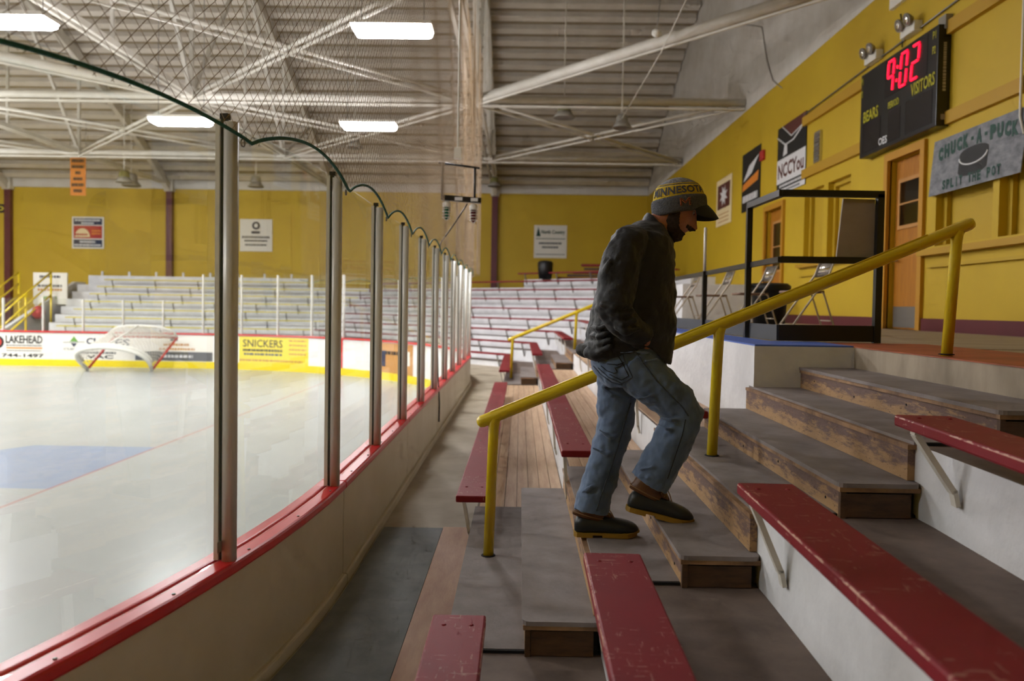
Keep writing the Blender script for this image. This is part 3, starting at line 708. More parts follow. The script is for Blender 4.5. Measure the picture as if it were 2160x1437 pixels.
def aisle_mat(label, k, y0, y1, below):
    t = thing('aisle_mat', label, 'mat', (xk(k)+.3, (y0+y1)/2, zt(k)))
    x1 = xk(k+1)-.004
    m1 = MB(); m1.box(xk(k)-.012, x1, y0, y1, zt(k)+.001, zt(k)+.014); obj('mat_sheet', m1, 'mat_grey', t)
    m1 = MB(); m1.box(xk(k)+.02, x1, y0-.012, y0, zt(k)+.001, zt(k)+.012); obj('mat_edge', m1, 'gap_black', t)
    if below:
        m1 = MB(); m1.box(xk(k)-.03, xk(k)-.001, y0+.01, y1, below+.002, zt(k)-.018); obj('riser_board', m1, 'worn_riser', t)
        m1 = MB(); m1.box(xk(k)-.036, xk(k)-.001, y0, y1, zt(k)-.018, zt(k)+.001); obj('nosing', m1, 'wood_edge', t)
    return t
AL = ['grey aisle mat around the lower handrail post', 'grey aisle mat under the standing boot of the man', 'grey aisle mat around the middle handrail post', 'grey aisle mat on the highest tier of the near aisle']
bel = [None, .774, 1.049, 1.348]
am = [aisle_mat(AL[k-1], k, 3.14, AY1, bel[k-1]) for k in (1, 2, 3, 4)]
for k in (1, 2, 3): copy_tree(am[k-1], (0, 10.9, 0), ['distant grey aisle mat on the lowest tier', 'distant grey aisle mat on the second tier', 'distant grey aisle mat on the third tier'][k-1])
mb = MB(); pts = [path(s, .1) for s in [-5.5+.25*x for x in range(0, 27)]]
poly = [(p.x, p.y, WZ+.006) for p in pts if p.y < 5.3]+[(XE+.1, 5.3, WZ+.006), (-.5, 5.3, WZ+.006), (-.5, -1.5, WZ+.006)]
mb.extr(poly, (0, 0, .006)); mm = obj('rubber_mat', mb, 'mat_blue'); tag(mm, 'dark blue-grey rubber mat along the base of the boards', 'mat')
mb = MB(); mb.box(-.497, -.277, -1.5, 5.32, WZ+.004, WZ+.014); mm = obj('plywood_strip', mb, 'plywood'); tag(mm, 'tan plywood strip between the dark mat and the lowest tier', 'plywood')

# ------------------------------------------------------------ handrails
def handrail(label, dy=0.0, n=3):
    yr = 4.33+dy; t = thing('handrail', label, 'handrail', (1.1, yr, zt(3)))
    a = Vector((-.2, yr, CAMZ-.635)); b = Vector((2.44, yr, CAMZ+.49)); d = (b-a).normalized()
    m1 = MB(); r = .034; m1.tube([a-d*.028, a-d*.02, a, b, b+d*.02, b+d*.028], [.012, .027, r, r, .027, .012], 14); ra = obj('rail', m1, 'rail_yellow', t)
    m1 = MB(); m1.tube([a+d*.05+Vector((0, -.012, .034)), b-d*.25+Vector((0, -.012, .034))], .006, 6); obj('weld_ridge', m1, 'rail_yellow', ra)
    for (bx, tx, zb) in ((-.155, -.135, zt(1)), (1.07, 1.093, zt(3)), (2.34, 2.375, LZ)):
        zz = a.z+(tx-a.x)/(b.x-a.x)*(b.z-a.z)
        m1 = MB(); m1.tube([(bx, yr, zb+.001), (tx, yr, zz-.07), (tx, yr, zz-.035), (tx+.004, yr, zz-.01)], [.029, .029, .033, .036], 14); obj('post', m1, 'rail_yellow', t)
        m1 = MB(); m1.lathe([(.04, 0), (.04, .004), (.03, .006)], (bx, yr, zb+.013), 14); obj('foot_ring', m1, 'gap_black', t)
    return t
handrail('yellow pipe handrail climbing the steps behind the man')
handrail('yellow pipe handrail of the distant aisle', 10.9)

# ------------------------------------------------------------ landing, concourse, platform
mb = MB(); mb.box(2.25, XW+.22, -1.6, 5.3, 1.0, LZ); o = struct('landing_floor', mb, 'concourse')
m1 = MB(); m1.extr([(2.15, -1.6, zt(4)-.02), (2.252, 3.0, zt(4)-.02), (2.252, 5.31, zt(4)-.02), (2.3, 5.31, zt(4)-.02), (2.3, -1.6, zt(4)-.02)], (0, 0, LZ-zt(4)+.018)); obj('riser', m1, 'riser_white', o)
m1 = MB(); m1.box(2.245, 3.05, -1.6, 5.95, LZ, LZ+.006); obj('orange_paint', m1, 'orange_floor', o)
mb = MB(); mb.extr([(1.58, 5.3, .9), (2.25, 5.3, .9), (5.62, 5.3, .9), (5.62, 21.6, .9), (2.2, 21.6, .9), (2.0, 13.9, .9), (1.58, 13.9, .9)], (0, 0, LZ-.9)); o = struct('platform_block', mb, 'riser_white')
m1 = MB(); m1.extr([(2.26, 5.302, LZ), (5.38, 5.302, LZ), (5.38, 21.5, LZ), (2.3, 21.5, LZ)], (0, 0, .004)); obj('platform_floor', m1, 'concourse', o)
m1 = MB(); m1.extr([(1.585, 5.31, LZ), (2.25, 5.31, LZ), (2.25, 6.0, LZ), (1.9, 6.0, LZ), (1.95, 13.8, LZ), (1.6, 13.8, LZ)], (0, 0, .01)); obj('blue_mat_strip', m1, 'blue_strip', o)

# black guard railing with toe board
t = thing('guard_railing', 'black steel guard railing with toe board in front of the folding chairs', 'railing', (2.3, 6.05, LZ))
q = .024; YN = 6.05; ZT = CAMZ+.9; ZM = CAMZ+.395; x0, x1 = 1.98, 2.73
def sq(name, a, b, wd=.05, m='black_metal'): m1 = MB(); m1.bar(a, b, wd, wd); return obj(name, m1, m, t)
sq('post', (x1, YN, LZ+.004), (x1, YN, ZT)); sq('top_rail', (x0, YN, ZT), (x1+.024, YN, ZT)); sq('top_rail', (x0, YN-.02, ZT), (1.955, 6.8, ZT))
sq('mid_rail', (x0, YN, ZM), (x1, YN, ZM)); sq('mid_rail', (x0, YN-.02, ZM), (2.02, 13.6, ZM), .042)
for y in (6.8, 8.45, 10.9, 13.4): sq('post', (1.95+.008*(y-6), y, LZ+.004), (1.95+.008*(y-6), y, ZT if y < 7 else ZM+.02), .046)
m1 = MB(); m1.tube([(1.968, 8.45, ZM), (1.968, 8.45, ZT-.02)], .016, 10); obj('glass_pole', m1, 'aluminium', t)
m1 = MB(); m1.box(x0, x1, YN-.015, YN+.015, LZ+.012, LZ+.135); obj('toe_board', m1, 'black_metal', t)
m1 = MB(); m1.extr([(x0-.012, YN, LZ+.012), (x0+.012, YN, LZ+.012), (2.03, 13.5, LZ+.012), (2.0, 13.5, LZ+.012)], (0, 0, .12)); obj('toe_board', m1, 'rubber_grey', t)
mb = MB(); pa = [PY(1779, 419, 6.08), PY(1846, 421, 6.08), PY(1846, 550, 6.08), PY(1764, 548, 6.08)]; mb.extr(pa, (0, .02, 0))
bb = obj('presentation_board', mb, 'board_beige', None); tag(bb, 'grey-beige board fixed inside the black railing corner', 'board')
# folding chairs facing the rink
def folding_chair(label, x, y):
    t = thing('folding_chair', label, 'chair', (x, y, LZ+.004), 'beige folding chairs on the platform'); z = LZ+.004; w_ = .2
    for s in (-1, 1):
        m1 = MB(); m1.tube([(x-.26, y+s*w_, z), (x+.16, y+s*w_, z+.62), (x+.22, y+s*w_, z+.78)], .011, 8); obj('front_leg', m1, 'chair_beige', t)
        m1 = MB(); m1.tube([(x+.26, y+s*(w_-.03), z), (x+.12, y+s*(w_-.03), z+.42), (x+.06, y+s*(w_-.03), z+.45)], .01, 8); obj('rear_leg', m1, 'chair_beige', t)
    m1 = MB(); rtop(m1, x-.24, x+.14, y-.18, y+.18, z+.425, z+.45, .05); obj('seat', m1, 'seat_brown', t, bevel=.008)
    m1 = MB(); rs = []
    for u in range(9):
        a = -1+2*u/8; yy = y+a*.2; cv = .03*(1-a*a)
        rs.append([(x+.15+cv, yy, z+.6), (x+.165+cv, yy, z+.6), (x+.235+cv, yy, z+.79), (x+.22+cv, yy, z+.79)])
    m1.rings(rs, True, True); obj('backrest', m1, 'chair_steel', t)
    m1 = MB(); m1.tube([(x+.215, y-w_+.03, z+.14), (x+.215, y+w_-.03, z+.14)], .007, 6); obj('cross_bar', m1, 'chair_beige', t)
    m1 = MB(); m1.tube([(x-.2, y-w_, z+.09), (x-.2, y+w_, z+.09)], .007, 6); obj('cross_bar', m1, 'chair_beige', t)
    return t
ch = folding_chair('beige folding chair nearest the black railing corner', 3.0, 8.3)
for x, y, l in ((2.88, 9.75, 'second beige folding chair from the railing corner'), (2.76, 11.2, 'third beige folding chair from the railing corner'), (2.62, 12.7, 'fourth beige folding chair from the railing corner, beside the man'), (2.5, 14.2, 'beige folding chair hidden behind the jacket of the man')):
    copy_tree(ch, (x-3.0, y-8.3, 0), l)
t = thing('waste_bin', 'black waste bin with a bag behind the folding chairs', 'bin', (3.5, 11.1, LZ))
m1 = MB(); m1.lathe([(.21, 0), (.25, .55), (.26, .57)], (3.5, 11.1, LZ+.005), 18); obj('bin_body', m1, 'trash_black', t)
m1 = MB(); m1.lathe([(.28, .5), (.29, .58), (.24, .62), (.2, .56)], (3.5, 11.1, LZ+.005), 18); obj('bin_bag', m1, 'trash_black', t)
mb = MB(); mb.box(3.2, 4.6, 15.6, 16.2, LZ+.006, LZ+.75); tb = obj('white_counter', mb, 'riser_white', None, bevel=.01); tag(tb, 'white counter at the far end of the platform behind the chairs', 'counter')
# ------------------------------------------------------------ things on the right wall
WX = (0, -1, 0); WU = (0, 0, 1)
def wtext(parent, body, m, px, py, X, w, h, bold=.02): p = PX(px, py, X); return lettering(parent, body, m, p, WX, WU, w, h, bold)
# scoreboard
SX = 5.22; t = thing('scoreboard', 'black scoreboard with glowing red time digits above the brown door', 'scoreboard', (SX, 11.2, 4.4))
y0, y1, z0, z1 = 10.1, 12.35, 4.4, 5.68
m1 = MB(); m1.box(SX+.01, XW-.002, y0, y1, z0, z1); obj('case', m1, 'sb_black', t, bevel=.01)
for a, b, c, d in ((.1, .7, .06, .5), (.94, 1.3, .06, .5), (1.45, 2.15, .06, .5), (.8, 2.0, .72, 1.24)):
    m1 = MB(); m1.box(SX+.006, SX+.01, y1-b, y1-a, z0+c, z0+d); obj('display_panel', m1, 'sb_panel', t)
def sbp(u, v): return Vector((SX+.002, y1-u, z0+v))
def seg7(ch, u0, v0, w_, h_, sl=.12):
    S = {'9': 'abcdfg', '0': 'abcdef', '2': 'abged'}[ch]; mb = MB(); e = .05
    K = {'a': ((e, 1), (1-e, 1)), 'b': ((1, 1-e), (1, .5+e)), 'c': ((1, .5-e), (1, e)), 'd': ((e, 0), (1-e, 0)), 'e': ((0, .5-e), (0, e)), 'f': ((0, 1-e), (0, .5+e)), 'g': ((e, .5), (1-e, .5))}
    if ch == '9': S = 'abcfg'
    for k in S:
        (a, b), (c, d) = K[k]; p = sbp(u0+a*w_+sl*b*h_, v0+b*h_); q2 = sbp(u0+c*w_+sl*d*h_, v0+d*h_); mb.bar(p, q2, .012, .042, (1, 0, 0)) if False else mb.tube([p, q2], .017, 6)
    return obj('time_digit', mb, 'led_digit', t)
for chh, (u, v) in zip('902', ((.88, .76), (1.26, .76), (1.58, .76))): seg7(chh, u, v, .17, .44)
for v in (.88, 1.06): m1 = MB(); m1.ell(sbp(1.16+(v-.76)*.12, v), (.012, .022, .022)); obj('time_colon', m1, 'led_digit', t)
for body, u, v, w_, h_, m in (('VISITORS', 1.9, .62, .62, .17, 'sb_yellow'), ('BEARS', .38, .6, .5, .17, 'sb_yellow'), ('PERIOD', 1.1, .58, .32, .1, 'sb_yellow'), ('P1', 2.17, 1.17, .08, .1, 'sb_yellow'), ('P2', 2.17, .98, .08, .1, 'sb_yellow'), ('P1', .05, 1.17, .08, .1, 'sb_yellow'), ('P2', .05, .98, .08, .1, 'sb_yellow'), ('OES', .8, .12, .27, .11, 'white_print')):
    lettering(t, body, m, sbp(u, v)+Vector((-.001, 0, 0)), WX, WU, w_, h_, .02)
blurbars(t, 'board_beige', (SX+.1, y0-.003, z0+.75), (0, 0, 1), (-1, 0, 0), .62, .04, 16)
m1 = MB(); m1.box(SX+.07, SX+.12, y0-.004, y0, z0+.08, z0+.15); obj('rating_label', m1, 'board_beige', t)
# emergency lights
def emlight(label, px, py):
    p = PX(px, py, XW-.06); t = thing('emergency_light', label, 'light', (XW-.03, p.y, p.z), 'twin emergency lights on the wall')
    m1 = MB(); m1.box(XW-.12, XW-.002, p.y-.2, p.y+.2, p.z-.09, p.z+.05); obj('battery_box', m1, 'sign_white', t, bevel=.01)
    for dy in (-.12, .12):
        q = Quaternion((0, 1, 0), -math.pi/2-.3); m1 = MB(); m1.lathe([(.03, -.06), (.085, 0), (.09, .03), (.075, .035)], (XW-.16, p.y+dy, p.z+.08), 16, q); h = obj('lamp_head', m1, 'lamp_grey', t)
        m1 = MB(); m1.lathe([(.07, .036), (.05, .046), (.01, .05)], (XW-.16, p.y+dy, p.z+.08), 14, q); obj('lens', m1, 'chair_steel', h)
    return t
emlight('white twin emergency light above the left end of the scoreboard', 1843, 119); emlight('white twin emergency light above the right end of the scoreboard', 1922, 60)
m1 = MB(); a = PX(1745, 190, XW-.03); b = PX(2100, -25, XW-.03); m1.tube([(XW-.03, 15.2, 5.78), (XW-.03, 8.8, 5.95)], .012, 6); o = obj('conduit_pipe', m1, 'metal_grey'); tag(o, 'thin grey conduit running along the yellow wall above the scoreboard', 'conduit')
m1 = MB(); p = PX(1995, 47, XW-.05); m1.box(XW-.1, XW-.002, p.y-.09, p.y+.09, p.z-.1, p.z+.08); o = obj('junction_box', m1, 'lamp_grey', None, bevel=.01); tag(o, 'grey junction box right of the scoreboard top corner', 'junction box')
m1 = MB(); p = PX(1893, -12, XW-.05); m1.box(XW-.06, XW-.002, p.y-.22, p.y+.22, p.z-.15, p.z+.6); o = obj('wall_louver', m1, 'sign_white', None); tag(o, 'white slotted cabinet high on the wall at the top edge', 'cabinet')
m1 = MB(); m1.tube([PX(1900, 30, XW-.03), PX(1905, 70, XW-.03), PX(1903, 100, XW-.03)], .012, 6); o = obj('power_cord', m1, 'black_plastic'); tag(o, 'black cord dropping from the white cabinet to the scoreboard', 'cord')
p = PX(2154, 60, 5.3); m1 = MB(); m1.tube([(5.32, p.y, 6.5), (5.32, p.y, 4.15), (5.34, p.y-.05, 3.95)], .014, 8); o = obj('white_cable', m1, 'sign_white'); tag(o, 'white cable hanging down at the right edge of the picture', 'cable')
# cloth banners and signs
def wall_sheet(name, label, cat, ytl, ytr, zt_, zb_, m, X=XW-.02, sh=0.0, th=.012):
    t = thing(name, label, cat, (X, (ytl+ytr)/2, zb_)); m1 = MB()
    m1.extr([(X, ytl, zt_), (X, ytr, zt_), (X, ytr+sh, zb_), (X, ytl+sh, zb_)], (th, 0, 0)); obj('sheet', m1, m, t); return t
t = wall_sheet('raffle_banner', 'grey cloth banner with green letters and a black puck, right of the brown door', 'banner', 10.32, 8.42, 4.24, 3.55, 'banner_grey', 5.34, .12)
def bp(u, v, o=-.004): return Vector((5.34+o, 10.32-u+.12*(1-v/.69), 3.55+v))
for i, chh in enumerate('CHUCK-A-PUCK'):
    u = .2+i*.137; lettering(t, chh, 'ink_green', bp(u, .56-.06*abs((i-5.5)/5.5)**2), WX, WU, .115 if chh != '-' else .055, .17 if chh != '-' else .04, .085)
for i, chh in enumerate('SPLIT THE POT'):
    if chh != ' ': lettering(t, chh, 'ink_green', bp(.36+i*.095, .1), WX, WU, .022 if chh == 'I' else .075, .12, .05)
m1 = MB(); P = [bp(.95+.3*math.cos(a), .4+.07*math.sin(a), -.0025) for a in [math.pi*j/12 for j in range(13)]]+[bp(.95+.3*math.cos(a), .2+.07*math.sin(a), -.0025) for a in [math.pi+math.pi*j/12 for j in range(13)]]
m1.add(P, [tuple(range(len(P)))]); obj('puck_print', m1, 'ink_black', t)
m1 = MB(); m1.tube([bp(.95+.29*math.cos(a), .36+.1*math.sin(a), -.004) for a in [math.pi+math.pi*j/14 for j in range(15)]], .012, 5); obj('puck_stripe', m1, 'white_print', t)
t = wall_sheet('college_banner', 'tall black and white banner with maroon corner and lettering on the yellow wall', 'banner', 16.76, 15.1, 5.84, 4.45, 'ink_black')
def np_(u, v, o=-.004): return Vector((XW-.02+o, 16.76-u, 4.45+v))
m1 = MB(); m1.quad(np_(0, .22, -.003), np_(1.66, .22, -.003), np_(1.66, .72, -.003), np_(0, .72, -.003)); m1.quad(np_(0, 0, -.003), np_(1.66, 0, -.003), np_(1.66, .1, -.003), np_(0, .1, -.003)); obj('white_field', m1, 'white_print', t)
m1 = MB(); m1.add([np_(.35, 1.39, -.003), np_(.85, 1.1, -.003), np_(1.66, 1.22, -.003), np_(1.66, 1.39, -.003)], [(0, 1, 2, 3)]); obj('maroon_field', m1, 'ink_brown', t)
m1 = MB(); m1.tube([np_(.02, 1.2), np_(.5, .98), np_(1.0, .99), np_(1.64, 1.2)], .02, 5); m1.tube([np_(.3, 1.38), np_(.85, 1.09), np_(1.65, 1.2)], .014, 5); m1.extr([np_(.45, .98), np_(.6, .98), np_(.62, .78), np_(.36, .76)], (-.002, 0, 0)); obj('chevron_print', m1, 'white_print', t)
lettering(t, 'NCCYou', 'ink_brown', np_(.83, .47), WX, WU, 1.5, .3, .03); blurbars(t, 'white_print', np_(.83, .16), WX, WU, 1.3, .05, 16); blurbars(t, 'ink_grey', np_(1.0, .05), WX, WU, .8, .04, 10)
t = wall_sheet('shop_banner', 'dark narrow banner with orange shape between the tan sign and the tall banner', 'banner', 19.4, 17.95, 5.8, 4.4, 'ink_black')
def dp(u, v, o=-.004): return Vector((XW-.02+o, 19.4-u, 4.4+v))
m1 = MB(); m1.add([dp(.1, .72), dp(.8, .85), dp(1.35, 1.2), dp(.6, 1.05)], [(0, 1, 2, 3)]); obj('white_shape', m1, 'white_print', t)
m1 = MB(); m1.add([dp(.05, .5), dp(1.3, .62), dp(1.35, .84), dp(.1, .66)], [(0, 1, 2, 3)]); obj('orange_shape', m1, 'ink_orange', t)
blurbars(t, 'white_print', dp(.7, .3), WX, WU, 1.2, .16, 9)
t = wall_sheet('paper_sign', 'tan sign with dark brown square and white emblem beside the cap brim', 'sign', 21.9, 20.35, 5.55, 4.3, 'ink_cream')
def tp(u, v, o=-.004): return Vector((XW-.02+o, 21.9-u, 4.3+v))
m1 = MB(); m1.quad(tp(.15, .45), tp(1.4, .45), tp(1.4, 1.1), tp(.15, 1.1)); obj('brown_square', m1, 'ink_brown', t)
m1 = MB(); m1.add([tp(.78+(.42 if j % 2 else .2)*math.cos(a), .78+(.3 if j % 2 else .14)*math.sin(a), -.007) for j, a in enumerate([2*math.pi*j/16 for j in range(16)])], [tuple(range(16))]); obj('emblem', m1, 'white_print', t)
for v in (.3, .2, .1): blurbars(t, 'ink_tan', tp(.78, v), WX, WU, 1.1, .03, 12)
p = PX(1609, 328, XW-.02); m1 = MB(); m1.box(XW-.06, XW-.002, p.y-.13, p.y+.13, p.z-.11, p.z+.11); o = obj('alarm_box', m1, 'ink_red', None, bevel=.01); tag(o, 'small red alarm box between the two banners', 'alarm')
p = PX(1726, 310, XW-.02); t = thing('wall_vent', 'narrow metal wall vent right of the tall banner', 'vent', (XW-.02, p.y, p.z)); m1 = MB(); m1.box(XW-.05, XW-.002, p.y-.14, p.y+.14, p.z-.28, p.z+.28); obj('vent_frame', m1, 'chair_steel', t)
for j in range(6): m1 = MB(); m1.box(XW-.058, XW-.05, p.y-.11, p.y+.11, p.z-.23+.08*j, p.z-.18+.08*j); obj('slat', m1, 'metal_grey', t)

# ------------------------------------------------------------ signs on the far wall
FX = (1, 0, 0); YW = 33.96
def far_sign(name, label, cat, x0, y0, x1, y1, m):
    a = PY(x0, y0, YW); b = PY(x1, y1, YW); t = thing(name, label, cat, ((a.x+b.x)/2, YW, b.z)); m1 = MB(); m1.box(a.x, b.x, YW, YW+.03, b.z, a.z); obj('sheet', m1, m, t)
    W_, H_ = b.x-a.x, a.z-b.z
    return t, (lambda u, v, o=-.008: Vector((a.x+u*W_, YW+o, b.z+v*H_))), W_, H_
def frect(t, name, f, u0, v0, u1, v1, m, o=-.008): m1 = MB(); m1.quad(f(u0, v0, o), f(u1, v0, o), f(u1, v1, o), f(u0, v1, o)); return obj(name, m1, m, t)
t, f, W_, H_ = far_sign('wall_sign', 'white sign with green tree and green heading on the far yellow wall', 'sign', 1127, 475, 1195, 545, 'sign_white')
lettering(t, 'North Country', 'ink_green', f(.58, .78), FX, WU, W_*.72, H_*.15, .03); m1 = MB(); m1.add([f(.06, .66), f(.2, .66), f(.13, .95)], [(0, 1, 2)]); obj('tree_emblem', m1, 'ink_green', t)
frect(t, 'rule', f, .05, .58, .95, .6, 'ink_green'); blurbars(t, 'ink_grey', f(.5, .45), FX, WU, W_*.7, H_*.06, 12); blurbars(t, 'ink_grey', f(.5, .33), FX, WU, W_*.5, H_*.06, 9); frect(t, 'rule', f, .05, .1, .95, .12, 'ink_grey')
t, f, W_, H_ = far_sign('wall_sign', 'white lodge sign with a ring emblem seen through the second glass pane', 'sign', 506, 462, 574, 531, 'sign_white')
c = f(.5, .8); m1 = MB(); m1.tube([c+Vector((.13*math.cos(a), -.01, .13*math.sin(a))) for a in [2*math.pi*j/18 for j in range(18)]], .04, 5, close=True); obj('ring_emblem', m1, 'ink_navy', t)
frect(t, 'scroll', f, .36, .55, .62, .63, 'ink_navy'); blurbars(t, 'ink_grey', f(.5, .44), FX, WU, W_*.86, H_*.07, 14); blurbars(t, 'ink_grey', f(.5, .33), FX, WU, W_*.7, H_*.06, 12); blurbars(t, 'ink_grey', f(.5, .2), FX, WU, W_*.66, H_*.06, 10)
t, f, W_, H_ = far_sign('wall_sign', 'navy and red sign with an orange sun on the far yellow wall at left', 'sign', 152, 457, 219, 525, 'sign_white')
frect(t, 'navy_field', f, .05, .75, .95, .95, 'ink_navy'); frect(t, 'red_field', f, .05, .32, .95, .72, 'ink_red'); frect(t, 'navy_field', f, .05, .05, .95, .28, 'ink_navy')
c = f(.33, .36, -.012); m1 = MB(); m1.add([c+Vector((.33*math.cos(a), 0, .38*math.sin(a))) for a in [math.pi*j/14 for j in range(15)]], [tuple(range(15))]); obj('sun_emblem', m1, 'ink_cream', t)
for u, v, w_, m in ((.5, .89, .8, 'white_print'), (.5, .8, .4, 'white_print'), (.5, .21, .5, 'white_print'), (.5, .11, .85, 'white_print'), (.3, .44, .4, 'ink_red'), (.77, .56, .3, 'ink_orange'), (.77, .47, .3, 'ink_orange')): blurbars(t, m, f(u, v, -.016), FX, WU, W_*w_, H_*.06, int(12*w_)+2)
t, f, W_, H_ = far_sign('wall_sign', 'black sign with yellow letters at the left edge of the far wall', 'sign', -60, 430, 25, 449, 'ink_black'); lettering(t, 'VISITOR', 'ink_yellow', f(.55, .5), FX, WU, W_*.8, H_*.55, .03)
# hanging orange banner
a = PY(148, 328, 30.5); b = PY(181, 413, 30.5); t = thing('hanging_banner', 'orange vertical banner hanging from the roof near the far wall', 'banner', ((a.x+b.x)/2, 30.5, b.z)); m1 = MB(); m1.box(a.x, b.x, 30.5, 30.512, b.z, a.z); obj('sheet', m1, 'ink_orange', t)
for j, w_ in enumerate((.8, .8, .35, .6, .8, .55)): blurbars(t, 'ink_black', ((a.x+b.x)/2, 30.494, a.z-.2-(a.z-b.z)*.15*j), FX, WU, (b.x-a.x)*w_, .12, 6)
m1 = MB(); m1.tube([(a.x, 30.5, a.z), (a.x, 30.5, arch_z(30.5)-.12)], .01, 4); m1.tube([(b.x, 30.5, a.z), (b.x, 30.5, arch_z(30.5)-.12)], .01, 4); obj('cord', m1, 'metal_grey', t)

# ------------------------------------------------------------ hanging lamps, loudspeaker horns, goal lights
def dome(label, px, py, y, r, top, olive=True):
    p = PY(px, py, y); t = thing('dome_lamp', label, 'lamp', tuple(p), 'old dome lamps under the roof')
    m1 = MB(); m1.lathe([(r*.35, r*.95), (r*.55, r*.8), (r*.6, r*.3), (r*.62, .05)], tuple(p), 16); obj('housing', m1, 'lamp_olive' if olive else 'lamp_grey', t)
    m1 = MB(); m1.lathe([(r*.6, .06), (r, -r*.35), (r*.97, -r*.4), (r*.5, -.02)], tuple(p), 18); obj('reflector', m1, 'lamp_grey', t)
    m1 = MB(); m1.tube([tuple(p+Vector((0, 0, r*.9))), (p.x, p.y, arch_z(p.y)-.2)], .018, 5); obj('stem', m1, 'steel_white', t)
dome('olive dome lamp below the big white brace right of centre', 1190, 240, 19.6, .27, 7.1); dome('grey dome lamp left of the white gable', 1312, 262, 19.0, .24, 7.1, False)
dome('olive dome lamp hanging near the far wall at left', 262, 378, 27.0, .3, 7.1); dome('grey dome lamp near the far wall above the maroon column', 277, 385, 29.5, .35, 8.0, False)
dome('olive dome lamp at the top of the near maroon column', 1043, 388, 30.0, .26, 8.5); dome('grey dome lamp seen behind the second glass pane', 540, 388, 29.0, .3, 8.0, False)
dome('pale dome lamp behind the net left of the goal lights', 748, 305, 24, .26, 8.2, False)
t = thing('goal_light', 'black bar with green and red goal lamps hanging behind the glass', 'light', (-.75, 9.55, 3.3))
def gp(px, py): return PY(px, py, 9.55)
def gtube(name, a, b, r, m): m1 = MB(); m1.tube([a, b], r, 8); return obj(name, m1, m, t)
gtube('hanger', gp(934, 345), gp(932, 420), .014, 'black_metal'); gtube('hanger', gp(1002, 353), gp(1001, 425), .014, 'black_metal'); gtube('cross_bar', gp(925, 343), gp(1012, 355), .013, 'black_metal')
m1 = MB(); m1.bar(gp(931, 417), gp(1015, 424), .09, .062); obj('light_bar', m1, 'sb_black', t)
for px, w_ in ((968, 16), (1001, 15)): a = gp(px-w_/2, 418+(px-968)*.06); m1 = MB(); m1.box(a.x, a.x+w_/1660*9.55, 9.495, 9.5, a.z-.035, a.z+.005); obj('label_plate', m1, 'white_print', t)
mat('lens_green', '0f5a3c', .2); mat('lens_red', '5a1018', .2)
for px, py, m in ((942, 425, 'lens_green'), (999, 431, 'lens_red')):
    p = gp(px, py); m1 = MB(); m1.lathe([(.03, 0), (.05, -.02), (.05, -.07)], tuple(p), 14); obj('lamp_socket', m1, 'sign_white', t)
    m1 = MB(); m1.lathe([(.04, -.07), (.042, -.18), (.03, -.21), (.008, -.22)], tuple(p), 14); ln = obj('lens', m1, m, t)
    m1 = MB()
    for j in range(4): m1.tube([p+Vector((.048*math.cos(a), .048*math.sin(a), -.09-.035*j)) for a in [2*math.pi*q/12 for q in range(12)]], .004, 4, close=True)
    for j in range(4): a = math.pi/4+j*math.pi/2; m1.tube([p+Vector((.048*math.cos(a), .048*math.sin(a), -.06)), p+Vector((.048*math.cos(a), .048*math.sin(a), -.2)), p+Vector((.01*math.cos(a), .01*math.sin(a), -.228))], .004, 4)
    obj('wire_guard', m1, 'sign_white', ln)
p = gp(966, 330); m1 = MB(); m1.box(p.x-.045, p.x+.04, 9.5, 9.6, p.z-.03, p.z+.1); obj('junction_box', m1, 'sign_white', t)
m1 = MB(); m1.tube([p, (p.x, 9.55, 9.5)], .012, 6); obj('stem_pipe', m1, 'sign_white', t)
cb = [gp(986, 430), gp(960, 470), gp(930, 512), gp(925, 540)]+[PY(x, y, 9.2) for x, y in ((923, 600), (922, 700), (924, 790), (927, 850), (926, 890))]
m1 = MB(); m1.tube(cb, .008, 5); o = obj('goal_light_cable', m1, 'black_plastic'); tag(o, 'thin black cable running from the goal lights down over the red cap', 'cable')
# ropes by the white gable
m1 = MB(); m1.tube([PY(1452, -10, 13), PY(1395, 110, 15), PY(1312, 250, 18.9)], .012, 5); o = obj('lamp_cord', m1, 'steel_white'); tag(o, 'pale cord slanting up from the grey dome lamp', 'cord')
t = thing('ceiling_speaker', 'small round white loudspeaker above the big brace', 'speaker', tuple(PY(1385, 70, 14.5))); p = PY(1385, 70, 14.5)
m1 = MB(); m1.lathe([(.02, .1), (.07, .02), (.09, 0), (.07, -.005)], tuple(p), 14, Quaternion((1, 0, 0), math.pi/2.2)); obj('horn', m1, 'sign_white', t); m1 = MB(); m1.tube([p, p+Vector((.1, .1, 1.0))], .012, 5); obj('mount', m1, 'metal_grey', t)
m1 = MB(); m1.tube([PX(x, y, XW) for x, y in ((1560, 50), (1607, 57), (1612, 90), (1618, 130), (1630, 170), (1650, 186))], .012, 5); o = obj('wall_wire', m1, 'lamp_grey'); tag(o, 'thin wire looping down the white gable wall', 'wire')

